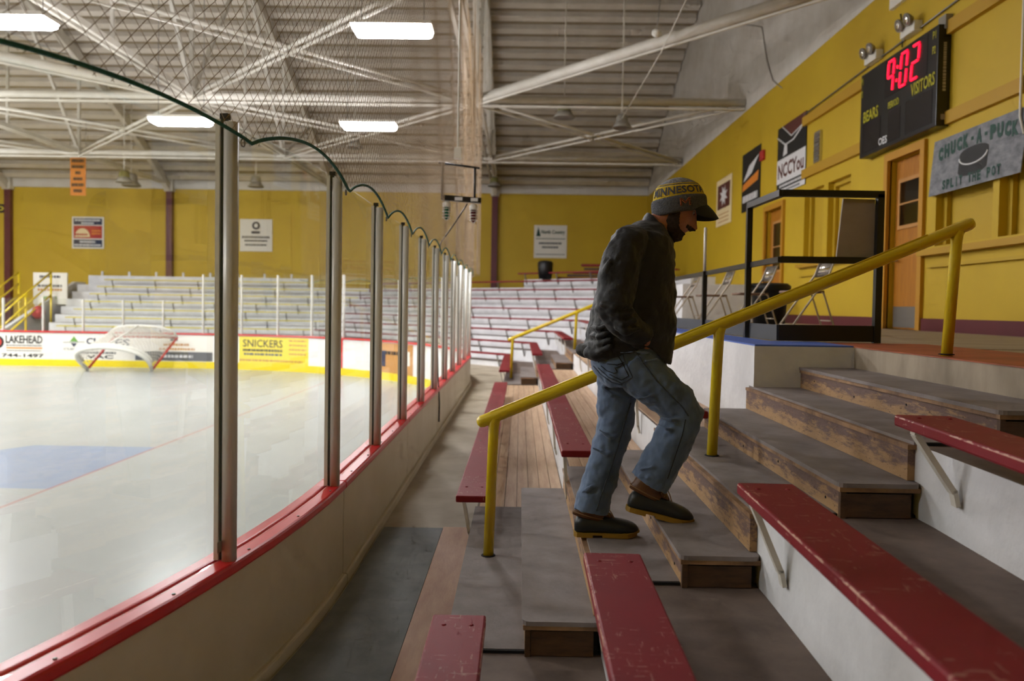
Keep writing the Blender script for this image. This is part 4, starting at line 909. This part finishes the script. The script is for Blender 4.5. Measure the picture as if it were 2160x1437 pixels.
# ------------------------------------------------------------ goal tipped against the far boards
t = thing('hockey_goal', 'hockey goal tipped forward with its crossbar against the far boards', 'goal', (-11.6, 23.0, 0))
def gz(px, py, y): return PY(px, py, y)
F1, F2 = PZ(189, 777, .03), PZ(325, 779, .03)
F1.y = F2.y = (F1.y+F2.y)/2-.35; F1.x *= .99; F2.x *= .99
T1 = F1+Vector((.42, .72, .93)); T2 = F2+Vector((.42, .72, .93))
m1 = MB(); m1.tube([F1, T1], .035, 8); obj('goal_post', m1, 'goal_red', t); m1 = MB(); m1.tube([F2, T2], .035, 8); obj('goal_post', m1, 'goal_red', t)
m1 = MB(); m1.tube([T1, T2], .035, 8); obj('crossbar', m1, 'goal_red', t)
up = (T1-F1).normalized(); ac = (F2-F1).normalized(); bk = ac.cross(up).normalized()
if bk.z < 0: bk = -bk
W2 = (F2-F1).length; arc = []
for j in range(25):
    a = math.pi*j/24; arc.append(F1+ac*(W2/2-(W2/2+.2*math.sin(a)**.5)*math.cos(a))+bk*(1.12*math.sin(a)**.62))
m1 = MB(); m1.tube(arc, .055, 8); obj('base_frame', m1, 'goal_pad', t)
m1 = MB(); m1.tube([p+up*.09 for p in arc[1:-1]], .05, 8); obj('skirt_pad', m1, 'goal_pad', t)
tarc = [T1+ac*(W2/2-(W2/2+.05*math.sin(math.pi*j/24))*math.cos(math.pi*j/24))+bk*(.56*math.sin(math.pi*j/24)**.6) for j in range(25)]
m1 = MB(); m1.tube(tarc, .03, 8); obj('top_frame', m1, 'goal_pad', t)
m1 = MB(); m1.tube([arc[12]+up*.05, tarc[12]], .03, 6); obj('centre_brace', m1, 'goal_pad', t)
m1 = MB()
for j in range(24):
    for r0 in range(12):
        a0 = arc[j].lerp(tarc[j], r0/12); b0 = arc[j+1].lerp(tarc[j+1], r0/12); c0 = arc[j].lerp(tarc[j], (r0+1)/12); d0 = arc[j+1].lerp(tarc[j+1], (r0+1)/12)
        m1.tube([a0, d0], .009, 3, cap=False); m1.tube([b0, c0], .009, 3, cap=False)
for j in range(1, 24):
    m1.tube([tarc[j], T1.lerp(T2, j/24)], .006, 3, cap=False)
    m1.tube([T1.lerp(tarc[12], j/24), T2.lerp(tarc[12], j/24)], .006, 3, cap=False)
obj('goal_netting', m1, 'goal_net', t)

# ------------------------------------------------------------ far stairs, planks and bins at the top of the stands
for x, lb in ((-17.5, 'right'), (-18.7, 'left')):
    t = thing('stair_railing', 'yellow stair railing on the %s side of the far stand entrance' % lb, 'railing', (x, 28.5, .6))
    for dz in (0, .42, .84):
        m1 = MB(); m1.tube([(x, 26.2, .55+dz), (x, 29.2, 2.2+dz)], .035, 8); obj('rail', m1, 'rail_yellow', t)
    for y in (26.2, 27.7, 29.2): z = .55+(y-26.2)*.55; m1 = MB(); m1.tube([(x, y, -.06), (x, y, z+.85)], .04, 8); obj('post', m1, 'rail_yellow', t)
t = thing('entrance_sign', 'white notice board between the yellow stair railings', 'sign', (-17.8, 29.9, 1.8)); m1 = MB(); m1.box(-18.6, -17.3, 29.9, 29.94, 1.85, 3.05); obj('sheet', m1, 'sign_white', t)
for xx in (-18.55, -17.35): m1 = MB(); m1.box(xx-.03, xx+.03, 29.94, 30.0, -.06, 3.05); obj('post', m1, 'steel_white', t)
for z, w_, m in ((2.9, .8, 'ink_navy'), (2.55, .95, 'ink_grey'), (2.4, .95, 'ink_tan'), (2.1, .5, 'ink_green2')): blurbars(t, m, (-17.95, 29.89, z), FX, WU, w_, .09, 8)
m1 = MB(); m1.ell((-17.48, 28.4, 1.55), (.22, .22, .25)); o = obj('red_ball', m1, 'ink_red'); o2 = tag(o, 'dark red rounded object hung by the far stair railing', 'ball')
p = PY(1150, 583, 25.6); t = thing('trash_bag_bin', 'black bagged bin on the top row under the white tree sign', 'bin', tuple(p)); m1 = MB(); m1.lathe([(.2, 0), (.24, .3), (.25, .52), (.2, .58), (.1, .6)], (p.x, p.y, zt(9)+.002), 14); obj('bin_body', m1, 'trash_black', t)
for j, (x0_, x1_, z_) in enumerate(((1.2, 4.6, .0), (1.55, 4.4, .1), (1.75, 4.3, .2), (2.1, 4.6, .32), (2.0, 4.5, .44))):
    m1 = MB(); m1.bar((x0_, 26.3-.12*x0_, zt(9)+.05+z_), (x1_, 26.3-.12*x1_, zt(9)+.05+z_), .26, .07); o = obj('stored_plank', m1, 'wood_dark' if j % 2 else 'bench_red'); tag(o, '%s wooden plank of the pile stored on the top row' % ['lowest', 'second', 'third', 'fourth', 'uppermost'][j], 'plank', 'planks piled on the top row')
# ------------------------------------------------------------ the man climbing the steps
from mathutils.bvhtree import BVHTree
PYC = 3.70
def Q(px, py, dy=0.0): return PY(px, py, PYC+dy)
mat('skin', 'b98068', .5, 'a86c55', 18, bump=.15, bs=120); mat('beard', '2a1f19', .8, '44342a', 60, bump=.8, bs=160)
mat('jacket', '15171b', .65, '0e1013', 9, bump=.25, bs=90, sheen=.12)
def denim():
    m, N, L, B = nt('denim'); MATS['denim'] = m
    v = coords(N, L); a = mixc(N, L, noisen(N, L, coords(N, L, (5, 5, 2)), 2.4, 6, .6), lin('2f4260'), lin('7e95b6'))
    a = mixc(N, L, mathn(N, L, 'MULTIPLY', noisen(N, L, coords(N, L, (220, 220, 60)), 3, 3), .35), a, lin('2a3646'))
    L.new(a, B.inputs['Base Color']); B.inputs['Roughness'].default_value = .85; B.inputs['Sheen Weight'].default_value = .2
    bumpn(N, L, B, noisen(N, L, coords(N, L, (260, 260, 260)), 2, 2), .25, .002)
denim()
mat('denim_dark', '2b3442', .85, '4a5666', 90); mat('thread', '1e242c', .8); mat('boot_rubber', '171c1f', .4, '20272a', 8); mat('boot_leather', '573519', .5, '6b4424', 20, bump=.2); mat('boot_sole', '97731b', .6); mat('boot_trim', '8a6a45', .6); mat('lace', '8a6a3c', .8)
mat('knit_grey', '6d6e72', .9, '9c9da2', 120, bump=.6, bs=150); mat('knit_cuff', '46474b', .9, '5d5f64', 140, bump=.6, bs=150); mat('knit_yellow', 'e2c33c', .9, 'c9a92f', 140, bump=.5, bs=150); mat('brim_black', '141516', .7)
mat('eye_white', 'd8d2c8', .2)

def oval(back, front, hy, n=28, p=2.4, mod=None):
    back, front = Vector(back), Vector(front); c = (back+front)/2; ax = (front-back)/2; out = []
    for k in range(n):
        a = 2*math.pi*k/n; ca, sa = math.cos(a), math.sin(a); e = 2/p
        q = c+ax*math.copysign(abs(ca)**e, ca)+Vector((0, hy*math.copysign(abs(sa)**e, sa), 0))
        if mod: q = mod(q, ca, sa)
        out.append(q)
    return out
def remesh(o, vox, sm=4, folds=()):
    r = o.modifiers.new('remesh', 'REMESH'); r.mode = 'VOXEL'; r.voxel_size = vox; r.use_smooth_shade = True
    if sm: s = o.modifiers.new('smooth', 'SMOOTH'); s.iterations = sm; s.factor = .5
    for nm, size, st in folds:
        tx = bpy.data.textures.new(nm, 'CLOUDS'); tx.noise_scale = size; tx.noise_depth = 1
        d = o.modifiers.new(nm, 'DISPLACE'); d.texture = tx; d.strength = st; d.mid_level = .5; d.texture_coords = 'GLOBAL'

# head shape in its own frame: forward, left(+Y), up
HP = math.radians(34); HYAW = math.radians(-3)
HC = Q(1427, 437); hrot = Matrix.Rotation(HYAW, 3, 'Z') @ Matrix.Rotation(HP, 3, 'Y')
LV = [(-.128, .022, .075, -.03), (-.122, .036, .086, -.01), (-.108, .05, .096, .01), (-.085, .06, .0965, .03), (-.062, .066, .099, .05), (-.04, .07, .097, .068), (-.012, .0735, .094, .084), (.018, .075, .09, .095), (.042, .0765, .098, .1), (.07, .074, .094, .098), (.095, .06, .075, .08), (.112, .036, .045, .05), (.119, .012, .015, .018)]
def head_pt(i, phi, extra=0.0):
    z, w_, f, b = LV[i] if isinstance(i, int) else i
    ca, sa = math.cos(phi), math.sin(phi); e = .85
    x = (f if ca > 0 else b)*math.copysign(abs(ca)**e, ca); y = w_*math.copysign(abs(sa)**e, sa)
    ph = (phi+math.pi) % (2*math.pi)-math.pi
    nz = .036*math.exp(-((z+.034)/.02)**2)+.022*math.exp(-((z+.005)/.028)**2)
    x += nz*math.exp(-(ph/.17)**2)
    x -= .011*math.exp(-((z-.02)/.014)**2)*math.exp(-((abs(ph)-.42)/.22)**2)
    x += .006*math.exp(-((z+.062)/.007)**2)*math.exp(-(ph/.32)**2)+.005*math.exp(-((z+.078)/.008)**2)*math.exp(-(ph/.3)**2)
    d = Vector((x, y, 0)).normalized()*extra; return HC+hrot @ (Vector((x, y, z))+d)
def lv_at(z):
    for a, b in zip(LV, LV[1:]):
        if a[0] <= z <= b[0]: t = (z-a[0])/(b[0]-a[0]); t = t*t*(3-2*t)*.3+t*.7; return tuple(a[k]+(b[k]-a[k])*t for k in range(4))
    return LV[-1]
NPH = 64
body = MB()
zs = [-.128+.247*j/46 for j in range(47)]
body.rings([[head_pt(lv_at(z), 2*math.pi*k/NPH) for k in range(NPH)] for z in zs])
for s in (-1, 1):
    body.ell(HC+hrot @ Vector((-.016, s*.08, -.03)), (.017, .012, .03), hrot @ Matrix.Rotation(s*.35, 3, 'Z'))
body.tube([Q(1372, 495), Q(1388, 478), Q(1405, 462), Q(1418, 450)], [.085, .066, .06, .058], 18)
body.rings([oval(Q(b, y), Q(f, y2), h) for y, b, f, y2, h in ((480, 1345, 1398, 490, .12), (520, 1300, 1405, 520, .17), (600, 1285, 1405, 600, .165), (700, 1268, 1395, 700, .15), (770, 1265, 1395, 770, .15), (800, 1275, 1385, 800, .13))])
for s in (-1, 1):
    pts = [Q(1335, 505, s*.17), Q(1310, 560, s*.2), Q(1298, 640, s*.21), Q(1330, 685, s*.2), Q(1358, 714, s*.165), Q(1366, 730, s*.12)]
    body.tube(pts, [.055, .048, .042, .036, .03, .034], 14)
    palm = Q(1370, 742, s*.095); body.ell(palm, (.04, .016, .05), Matrix.Rotation(-.5, 3, 'Y'))
    for j, ln in enumerate((.07, .078, .073, .058)):
        a = palm+Vector((.03-.018*j, 0, -.03-.006*j)); d = Vector((.45-.1*j, s*-.12, -.85)).normalized()
        body.tube([a, a+d*ln*.5, a+d*ln*.85+Vector((-.01, -s*.012, 0)), a+d*ln+Vector((-.018, -s*.02, 0))], [.009, .0085, .008, .006], 8)
    a = palm+Vector((.034, 0, .02)); body.tube([a, a+Vector((.035, -s*.01, -.02)), a+Vector((.05, -s*.015, -.045))], [.011, .01, .008], 8)
LEG_R = [((1330, 770), .08, -.07), ((1385, 818), .068, -.085), ((1438, 868), .056, -.09), ((1405, 945), .05, -.09), ((1366, 1015), .038, -.082), ((1356, 1045), .032, -.08)]
LEG_L = [((1312, 775), .08, .08), ((1304, 830), .068, .085), ((1298, 890), .056, .08), ((1282, 950), .05, .075), ((1250, 1050), .038, .06), ((1240, 1108), .032, .058)]
for Lg in (LEG_R, LEG_L): body.tube([Q(p[0], p[1], d) for p, r, d in Lg], [r for p, r, d in Lg], 16)
for Lg, v in ((LEG_R, (1418, 1074, -.08)), (LEG_L, (1310, 1134, .058))): body.tube([Q(*Lg[-1][0], Lg[-1][2]), Q(*v)], [.03, .018], 12)
man = obj('person', body, 'skin', None, origin=Q(1290, 1150, .0)); tag(man, 'man in black jacket, jeans and yellow-banded cap climbing the steps, hand in pocket', 'person')
remesh(man, .0042, 2)

# eyes, brows and beard
for s in (-1, 1):
    m1 = MB(); m1.ell(HC+hrot @ Vector((.073, s*.031, .016)), (.012, .012, .011)); e = obj('eye', m1, 'eye_white', man)
    m1 = MB(); m1.ell(HC+hrot @ Vector((.0835, s*.032, .013)), (.003, .005, .005)); obj('pupil', m1, 'ink_black', e)
    m1 = MB(); m1.tube([HC+hrot @ Vector((.093-.012*abs(q)**2, s*(.014+.013*q), .038+.003*q)) for q in (0, 1, 2)], [.004, .006, .003], 6); obj('eyebrow', m1, 'beard', man)
def beard_off(z, phi):
    a = abs((phi+math.pi) % (2*math.pi)-math.pi)
    cheek = -.084+.05*max(0, (a-.85)/.5)**2           # upper beard line rising to the sideburn
    must = (z > -.056 and z < -.042 and a < .55)
    ins = (z < cheek and a < 1.75) or must
    if a < .2 and -.077 < z < -.058: ins = False
    if a > 1.4 and a < 1.56 and z < .02: ins = True
    return ins
zb = [-.134+.16*j/44 for j in range(45)]; P = {}; mb = MB(); F_ = []
for j, z in enumerate(zb):
    for k in range(96):
        ph = -math.pi*.62+2*math.pi*.62*k/95; lv = lv_at(max(z, -.127))
        base = head_pt((z,)+lv[1:], ph, .0075+.003*mnoise.noise(Vector((z*90, ph*14, 0))))
        if z < -.1: base = base+hrot @ Vector((.004, 0, -.008))
        P[j, k] = len(mb.v); mb.v.append(tuple(base))
for j in range(44):
    for k in range(95):
        ph = -math.pi*.62+2*math.pi*.62*(k+.5)/95
        if beard_off((zb[j]+zb[j+1])/2+.002*mnoise.noise(Vector((ph*20, j*.9, 4))), ph): mb.f.append((P[j, k], P[j, k+1], P[j+1, k+1], P[j+1, k])); mb.sm.append(True)
bo = obj('beard', mb, 'beard', man); so = bo.modifiers.new('solid', 'SOLIDIFY'); so.thickness = .012; so.offset = -1

# knit cap with stiff brim
HB = Q(1433, 441); th = math.radians(5.5); hf = Vector((math.cos(th), 0, math.sin(th))); hu = Vector((-math.sin(th), 0, math.cos(th))); hy_ = Vector((0, 1, 0))
HPR = [(-.02, .118, .09), (-.012, .123, .0935), (.03, .124, .0945), (.052, .122, .0925), (.056, .117, .089), (.085, .111, .0845), (.103, .1, .0765), (.12, .081, .062), (.134, .056, .043), (.143, .03, .023), (.147, .006, .005)]
def hat_r(h):
    for a, b in zip(HPR, HPR[1:]):
        if a[0] <= h <= b[0]: t = (h-a[0])/(b[0]-a[0]); return a[1]+(b[1]-a[1])*t, a[2]+(b[2]-a[2])*t
    return HPR[-1][1:]
def hat_pt(h, ph, o=0.0):
    a, b = hat_r(h); drop = -.012*max(0, -math.cos(ph))*(1 if h < .05 else max(0, 1-(h-.05)/.05))
    return HB+hu*(h+drop)+hf*((a+o)*math.cos(ph))+hy_*((b+o)*math.sin(ph))
def hat_band(h0, h1, o, n=10, close_bottom=False):
    m1 = MB(); rs = [[hat_pt(h0+(h1-h0)*j/n, 2*math.pi*k/48, o) for k in range(48)] for j in range(n+1)]
    rs += [[hat_pt(h0+(h1-h0)*j/n, 2*math.pi*k/48, o-.012) for k in range(48)] for j in range(n, -1, -1)]
    return m1.rings(rs, False, True, True)
cap = obj('knit_cap', hat_band(.05, .1465, 0, 16), 'knit_grey', man)
obj('cuff', hat_band(-.02, .055, .006, 8), 'knit_cuff', cap); obj('lettered_band', hat_band(.0565, .1035, .002, 6), 'knit_yellow', cap)
for h, m in ((.111, 'knit_yellow'), (.0575, 'knit_yellow')): obj('stripe', hat_band(h-.002, h+.002, .0035, 2), m, cap)
lettering(cap, 'MINNESOTA', 'knit_cuff', (0, 0, 0), FX, WU, .25, .034, .03, fn=lambda u, v: hat_pt(.08+v, -math.radians(97)+u/.099, .0045))
for r_m, m, o_ in ((.0042, 'ink_orange', .0055), (.0025, 'maroon', .0085)):
    m1 = MB(); K = [(-.9, -.85), (-.75, -.85), (-.75, .8), (-.9, .8), (-.62, .8), (0, -.35), (.62, .8), (.9, .8), (.75, .8), (.75, -.85), (.9, -.85), (.6, -.85)]; PT = []
    for (u0, v0), (u1, v1) in zip(K, K[1:]):
        for q in range(4): PT.append((u0+(u1-u0)*q/4, v0+(v1-v0)*q/4))
    PT.append(K[-1]); m1.tube([hat_pt(.022+.0165*v, -math.radians(86)+.021*u/.099, o_) for u, v in PT], r_m, 6); obj('letter_emblem', m1, m, cap)
m1 = MB(); fb = Vector((.66, 0, -.75)); nb = Vector((-.75, 0, -.66)); nu_, nv_ = 18, 8; top = []; bot = []
for j in range(nv_+1):
    v = j/nv_; r = []
    for k in range(nu_+1):
        u = -1+2*k/nu_; ph = math.radians(64)*u; b = hat_pt(.012-.014*abs(u), ph, .004)
        ln = .088*math.sqrt(max(0, 1-(u*.93)**2)); r.append(b+fb*ln*v+nb*(.016*u*u*v)+Vector((.0, 0, .006*math.sin(math.pi*v))))
    top.append(r)
for off, flip in ((0, 0), (.006, 1)):
    pass
vs = [p for r in top for p in r]+[p+nb*.006 for r in top for p in r]; n1 = nu_+1; N0 = len(vs)//2; fs = []
for j in range(nv_):
    for k in range(nu_):
        a = j*n1+k; fs += [(a, a+1, a+n1+1, a+n1), (N0+a+n1, N0+a+n1+1, N0+a+1, N0+a)]
edge = [k for k in range(n1)]+[j*n1+nu_ for j in range(1, nv_+1)]+[nv_*n1+k for k in range(nu_-1, -1, -1)]+[j*n1 for j in range(nv_-1, 0, -1)]
for a, b in zip(edge, edge[1:]+edge[:1]): fs.append((a, N0+a, N0+b, b))
m1.add(vs, fs, True); obj('brim', m1, 'brim_black', cap)

# jacket
jk = MB()
def hem(q, ca, sa):
    if sa < 0: q = q+Vector((0, 0, .085*math.exp(-((ca-.12)/.42)**2)*(-sa)))
    return q
TR = [((1364, 464), (1400, 480), .07, None), ((1344, 469), (1410, 500), .125, None), ((1321, 482), (1415, 515), .175, None), ((1299, 506), (1417, 535), .2, None), ((1282, 535), (1419, 560), .207, None), ((1270, 570), (1420, 582), .205, None), ((1262, 605), (1420, 610), .2, None), ((1252, 640), (1421, 640), .196, None),
      ((1243, 680), (1422, 676), .192, None), ((1236, 708), (1421, 712), .19, None), ((1233, 735), (1419, 740), .186, hem), ((1243, 757), (1415, 768), .178, hem)]
jk.rings([oval(Q(*b), Q(*f), h, 32, 2.5, md) for b, f, h, md in TR])
SLV = [((1345, 497), .06, .13), ((1326, 512), .083, .175), ((1312, 545), .086, .212), ((1303, 590), .086, .232), ((1297, 628), .085, .238), ((1297, 655), .078, .238), ((1310, 676), .072, .236), ((1332, 694), .064, .225), ((1352, 709), .056, .2), ((1362, 716), .052, .19)]
for s in (-1, 1): jk.tube([Q(*p, s*d) for p, r, d in SLV], [r for p, r, d in SLV], 20)
for (px, py, dy, r) in ((1302, 668, -.225, .05), (1276, 652, -.235, .05), (1262, 745, -.1, .07), (1245, 738, 0, .07), (1417, 586, -.06, .022)): jk.ell(Q(px, py, dy), (r, r*.9, r*.6))
for q in range(4):                                       # gathered folds on the forearm and lower back
    jk.tube([Q(1268+9*q, 640+17*q, -.3), Q(1295+9*q, 650+17*q, -.318), Q(1330+7*q, 640+17*q, -.3)], [.008, .017, .008], 8)
    jk.tube([Q(1246-3*q, 690+17*q, -.08), Q(1262, 694+17*q, -.165), Q(1290, 684+15*q, -.2)], [.008, .016, .006], 8)
for (a, b, c) in (((1300, 520), (1285, 555), (1272, 600)), ((1316, 512), (1300, 545), (1290, 575)), ((1270, 620), (1290, 612), (1315, 615))):
    jk.tube([Q(*a, -.225), Q(*b, -.29), Q(*c, -.28)], [.006, .014, .006], 8)
jo = obj('jacket', jk, 'jacket', man); remesh(jo, .0062, 5, (('fold_a', .1, .024), ('fold_b', .04, .011)))
m1 = MB()
m1.rings([oval(Q(1352, 470), Q(1416, 536), .118, 32), oval(Q(1357, 458), Q(1419, 526), .1, 32), oval(Q(1364, 447), Q(1421, 514), .083, 32), oval(Q(1368, 450), Q(1417, 514), .072, 32), oval(Q(1364, 472), Q(1408, 530), .075, 32)], False)
co = obj('collar', m1, 'jacket', jo); subsurf(co, 1)
m1 = MB(); m1.extr([Q(1414, 518, -.05), Q(1424, 528, -.06), Q(1420, 545, -.06), Q(1408, 540, -.085)], (0, .02, 0)); obj('collar_tip', m1, 'jacket', jo, bevel=.004)

# jeans
jn = MB()
jn.rings([oval(Q(*b), Q(*f), h, 30, 2.4) for b, f, h in (((1262, 700), (1402, 704), .15), ((1250, 735), (1406, 735), .166), ((1247, 765), (1407, 762), .172), ((1258, 792), (1404, 785), .168), ((1275, 815), (1390, 805), .14))])
JR = [((1332, 762), .115, -.075), ((1362, 795), .108, -.088), ((1400, 828), .1, -.09), ((1428, 852), .095, -.09), ((1443, 872), .092, -.09), ((1432, 900), .091, -.09), ((1416, 935), .091, -.09), ((1397, 970), .092, -.088), ((1378, 1003), .094, -.085), ((1369, 1019), .096, -.085)]
JL = [((1310, 770), .115, .08), ((1303, 815), .1, .085), ((1299, 850), .092, .085), ((1298, 885), .087, .08), ((1293, 915), .084, .08), ((1283, 950), .08, .075), ((1271, 990), .08, .07), ((1258, 1035), .081, .062), ((1250, 1062), .083, .06), ((1247, 1078), .086, .06)]
for Lg in (JR, JL): jn.tube([Q(*p, d) for p, r, d in Lg], [r for p, r, d in Lg], 24)
jn.ell(Q(1362, 746, -.11), (.045, .045, .05))
for (pts, r) in ((((1390, 880, -.16), (1415, 888, -.185), (1450, 884, -.16)), .012), (((1385, 893, -.15), (1405, 905, -.18), (1435, 908, -.16)), .01), (((1350, 990, -.15), (1375, 985, -.175), (1410, 990, -.16)), .01), (((1345, 1003, -.15), (1365, 1008, -.175), (1395, 1000, -.165)), .009),
        (((1262, 905, -.0), (1290, 925, -.012), (1325, 905, .02)), .01), (((1250, 945, .0), (1280, 960, -.012), (1310, 940, .02)), .01), (((1225, 1040, -.0), (1245, 1030, -.02), (1280, 1020, .0)), .01), (((1330, 842, -.17), (1365, 838, -.19), (1400, 825, -.18)), .006),
        (((1268, 815, .0), (1290, 835, -.02), (1330, 842, .0)), .012), (((1300, 745, -.24), (1340, 742, -.24), (1390, 748, -.2)), .006), (((1350, 765, -.24), (1385, 758, -.22), (1402, 762, -.18)), .006)):
    jn.tube([Q(*p) for p in pts], [r*.4, r, r*.4], 8)
je = obj('jeans', jn, 'denim', man); remesh(je, .0058, 4, (('wrinkle_a', .075, .022), ('wrinkle_b', .028, .008)))
bpy.context.view_layer.update()
dg = bpy.context.evaluated_depsgraph_get(); ev = je.evaluated_get(dg); mw = ev.matrix_world; me_ = ev.to_mesh()
bv = BVHTree.FromPolygons([mw @ v.co for v in me_.vertices], [tuple(p.vertices) for p in me_.polygons]); ev.to_mesh_clear()
CO = Vector((0, 0, CAMZ))
def hit(px, py):
    d = ray(px, py).normalized(); r = bv.ray_cast(CO, d)
    return (r[0], r[1], r[3]) if r[0] is not None else (None, None, None)
def seam(name, pts, r, m, lift=.001):
    P = []
    for (a, b), (c, d) in zip(pts, pts[1:]):
        n = max(2, int(math.hypot(c-a, d-b)/5))
        for j in range(n): P.append((a+(c-a)*j/n, b+(d-b)*j/n))
    P.append(pts[-1]); V = []
    for p in P:
        h, nn, dd = hit(*p)
        if h is not None and 3.3 < h.y < 4.0: V.append(h+nn*lift)
    if len(V) > 2: m1 = MB(); m1.tube(V, r, 5); return obj(name, m1, m, je)
seam('side_seam', [(1341, 742), (1358, 768), (1382, 800), (1412, 832), (1440, 860), (1452, 878)], .0035, 'denim_dark'); seam('side_seam', [(1446, 885), (1440, 915), (1425, 960), (1408, 1010)], .002, 'thread')
seam('side_seam', [(1330, 850), (1318, 890), (1304, 940), (1284, 1000), (1266, 1050), (1258, 1078)], .0035, 'denim_dark'); seam('seat_seam', [(1252, 772), (1268, 790), (1290, 806), (1313, 812)], .003, 'denim_dark')
seam('pocket_stitch', [(1256, 762), (1300, 742), (1310, 731), (1318, 762), (1334, 796), (1312, 809), (1284, 796), (1262, 776)], .0028, 'denim_dark'); seam('pocket_stitch', [(1262, 764), (1302, 748), (1312, 764), (1326, 793), (1311, 802), (1286, 790)], .0022, 'thread')
seam('pocket_emblem', [(1281, 768), (1302, 770), (1316, 765), (1308, 773), (1297, 776), (1302, 785), (1296, 788), (1280, 782), (1268, 772)], .0022, 'thread'); seam('pocket_edge', [(1330, 728), (1345, 738), (1362, 733), (1372, 724)], .003, 'denim_dark')

# boots
def boot(label, heel, yaw, pitch):
    M_ = Matrix.Translation(heel) @ Matrix.Rotation(yaw, 4, 'Z') @ Matrix.Rotation(pitch, 4, 'Y')
    def X(p): return M_ @ Vector(p)
    root = MB(); RB = [(.0, .02, .026, .07), (.01, .033, .018, .09), (.04, .039, .015, .102), (.085, .04, .016, .106), (.13, .041, .017, .102), (.175, .046, .017, .092), (.215, .05, .016, .084), (.25, .05, .016, .077), (.278, .042, .017, .067), (.297, .028, .02, .055), (.305, .018, .026, .045)]
    rs = []
    for x, hw, z0, z1 in RB:
        r = []
        for k in range(22):
            a = 2*math.pi*k/22; ca, sa = math.cos(a), math.sin(a); zm = z0+(z1-z0)*.38
            r.append(X((x, hw*math.copysign(abs(ca)**.75, ca), zm+(z1-zm)*abs(sa)**.9 if sa > 0 else zm-(zm-z0)*abs(sa)**.5)))
        rs.append(r)
    root.rings(rs); bt = obj('boot', root, 'boot_rubber', man); bt['label'] = label
    m1 = MB(); OUT = [(x, hw+.004) for x, hw, a, b in RB]; OUT[0] = (-.003, .018); OUT[-1] = (.31, .021)
    def sole(z0, z1, xa, xb):
        L1 = [(x, h) for x, h in OUT if xa <= x <= xb]; P = [(x, h) for x, h in L1]+[(x, -h) for x, h in reversed(L1)]
        m1.extr([X((x, y, z0+(.012 if x > .26 else 0)*((x-.26)/.045))) for x, y in P], M_.to_3x3() @ Vector((0, 0, z1-z0)))
    sole(.012, .022, -1, 1); sole(0, .013, -1, .09); sole(.002, .013, .125, .3); obj('sole', m1, 'boot_sole', bt)
    m1 = MB(); SH = [(.086, .074, .086, .041), (.106, .073, .08, .043), (.13, .069, .068, .044), (.16, .068, .058, .045), (.195, .07, .054, .044)]
    m1.rings([[X((cx+a_*math.cos(2*math.pi*k/22), b_*math.sin(2*math.pi*k/22), z-.018*math.cos(2*math.pi*k/22)*(1 if z < .11 else .4))) for k in range(22)] for z, cx, a_, b_ in SH]); obj('leather_shaft', m1, 'boot_leather', bt)
    m1 = MB(); m1.tube([X((.073+.084*math.cos(u), .0435*math.sin(u), .1-.02*math.cos(u))) for u in [2*math.pi*j/24 for j in range(24)]], .0028, 5, close=True); obj('shaft_trim', m1, 'boot_trim', bt)
    m1 = MB(); m1.ell(X((.145, 0, .108)), (.045, .024, .018), M_.to_3x3() @ Matrix.Rotation(.55, 3, 'Y')); obj('tongue', m1, 'boot_leather', bt)
    m1 = MB()
    for j in range(3): m1.tube([X((.115+.018*j, -.028, .128-.011*j)), X((.128+.018*j, 0, .138-.012*j)), X((.115+.018*j, .028, .128-.011*j))], .0022, 5)
    m1.tube([X((.12, -.02, .135)), X((.14, -.035, .145)), X((.155, -.042, .125)), X((.165, -.04, .1))], .0025, 5); m1.tube([X((.12, -.01, .135)), X((.15, -.02, .15)), X((.172, -.036, .12)), X((.185, -.04, .095))], .0025, 5)
    obj('laces', m1, 'lace', bt)
    return bt
hl = Q(1211, 1145, .055); hl.z = zt(2)+.0145; boot('dark rubber boot with brown leather top and yellow sole, standing', hl, 0, 0)
hr = Q(1321, 1072, -.08); pt = math.radians(12.5); hr.z = 1.049+.205*math.sin(pt)-.002; boot('dark rubber boot with brown leather top and yellow sole, heel raised', hr, -.03, pt)
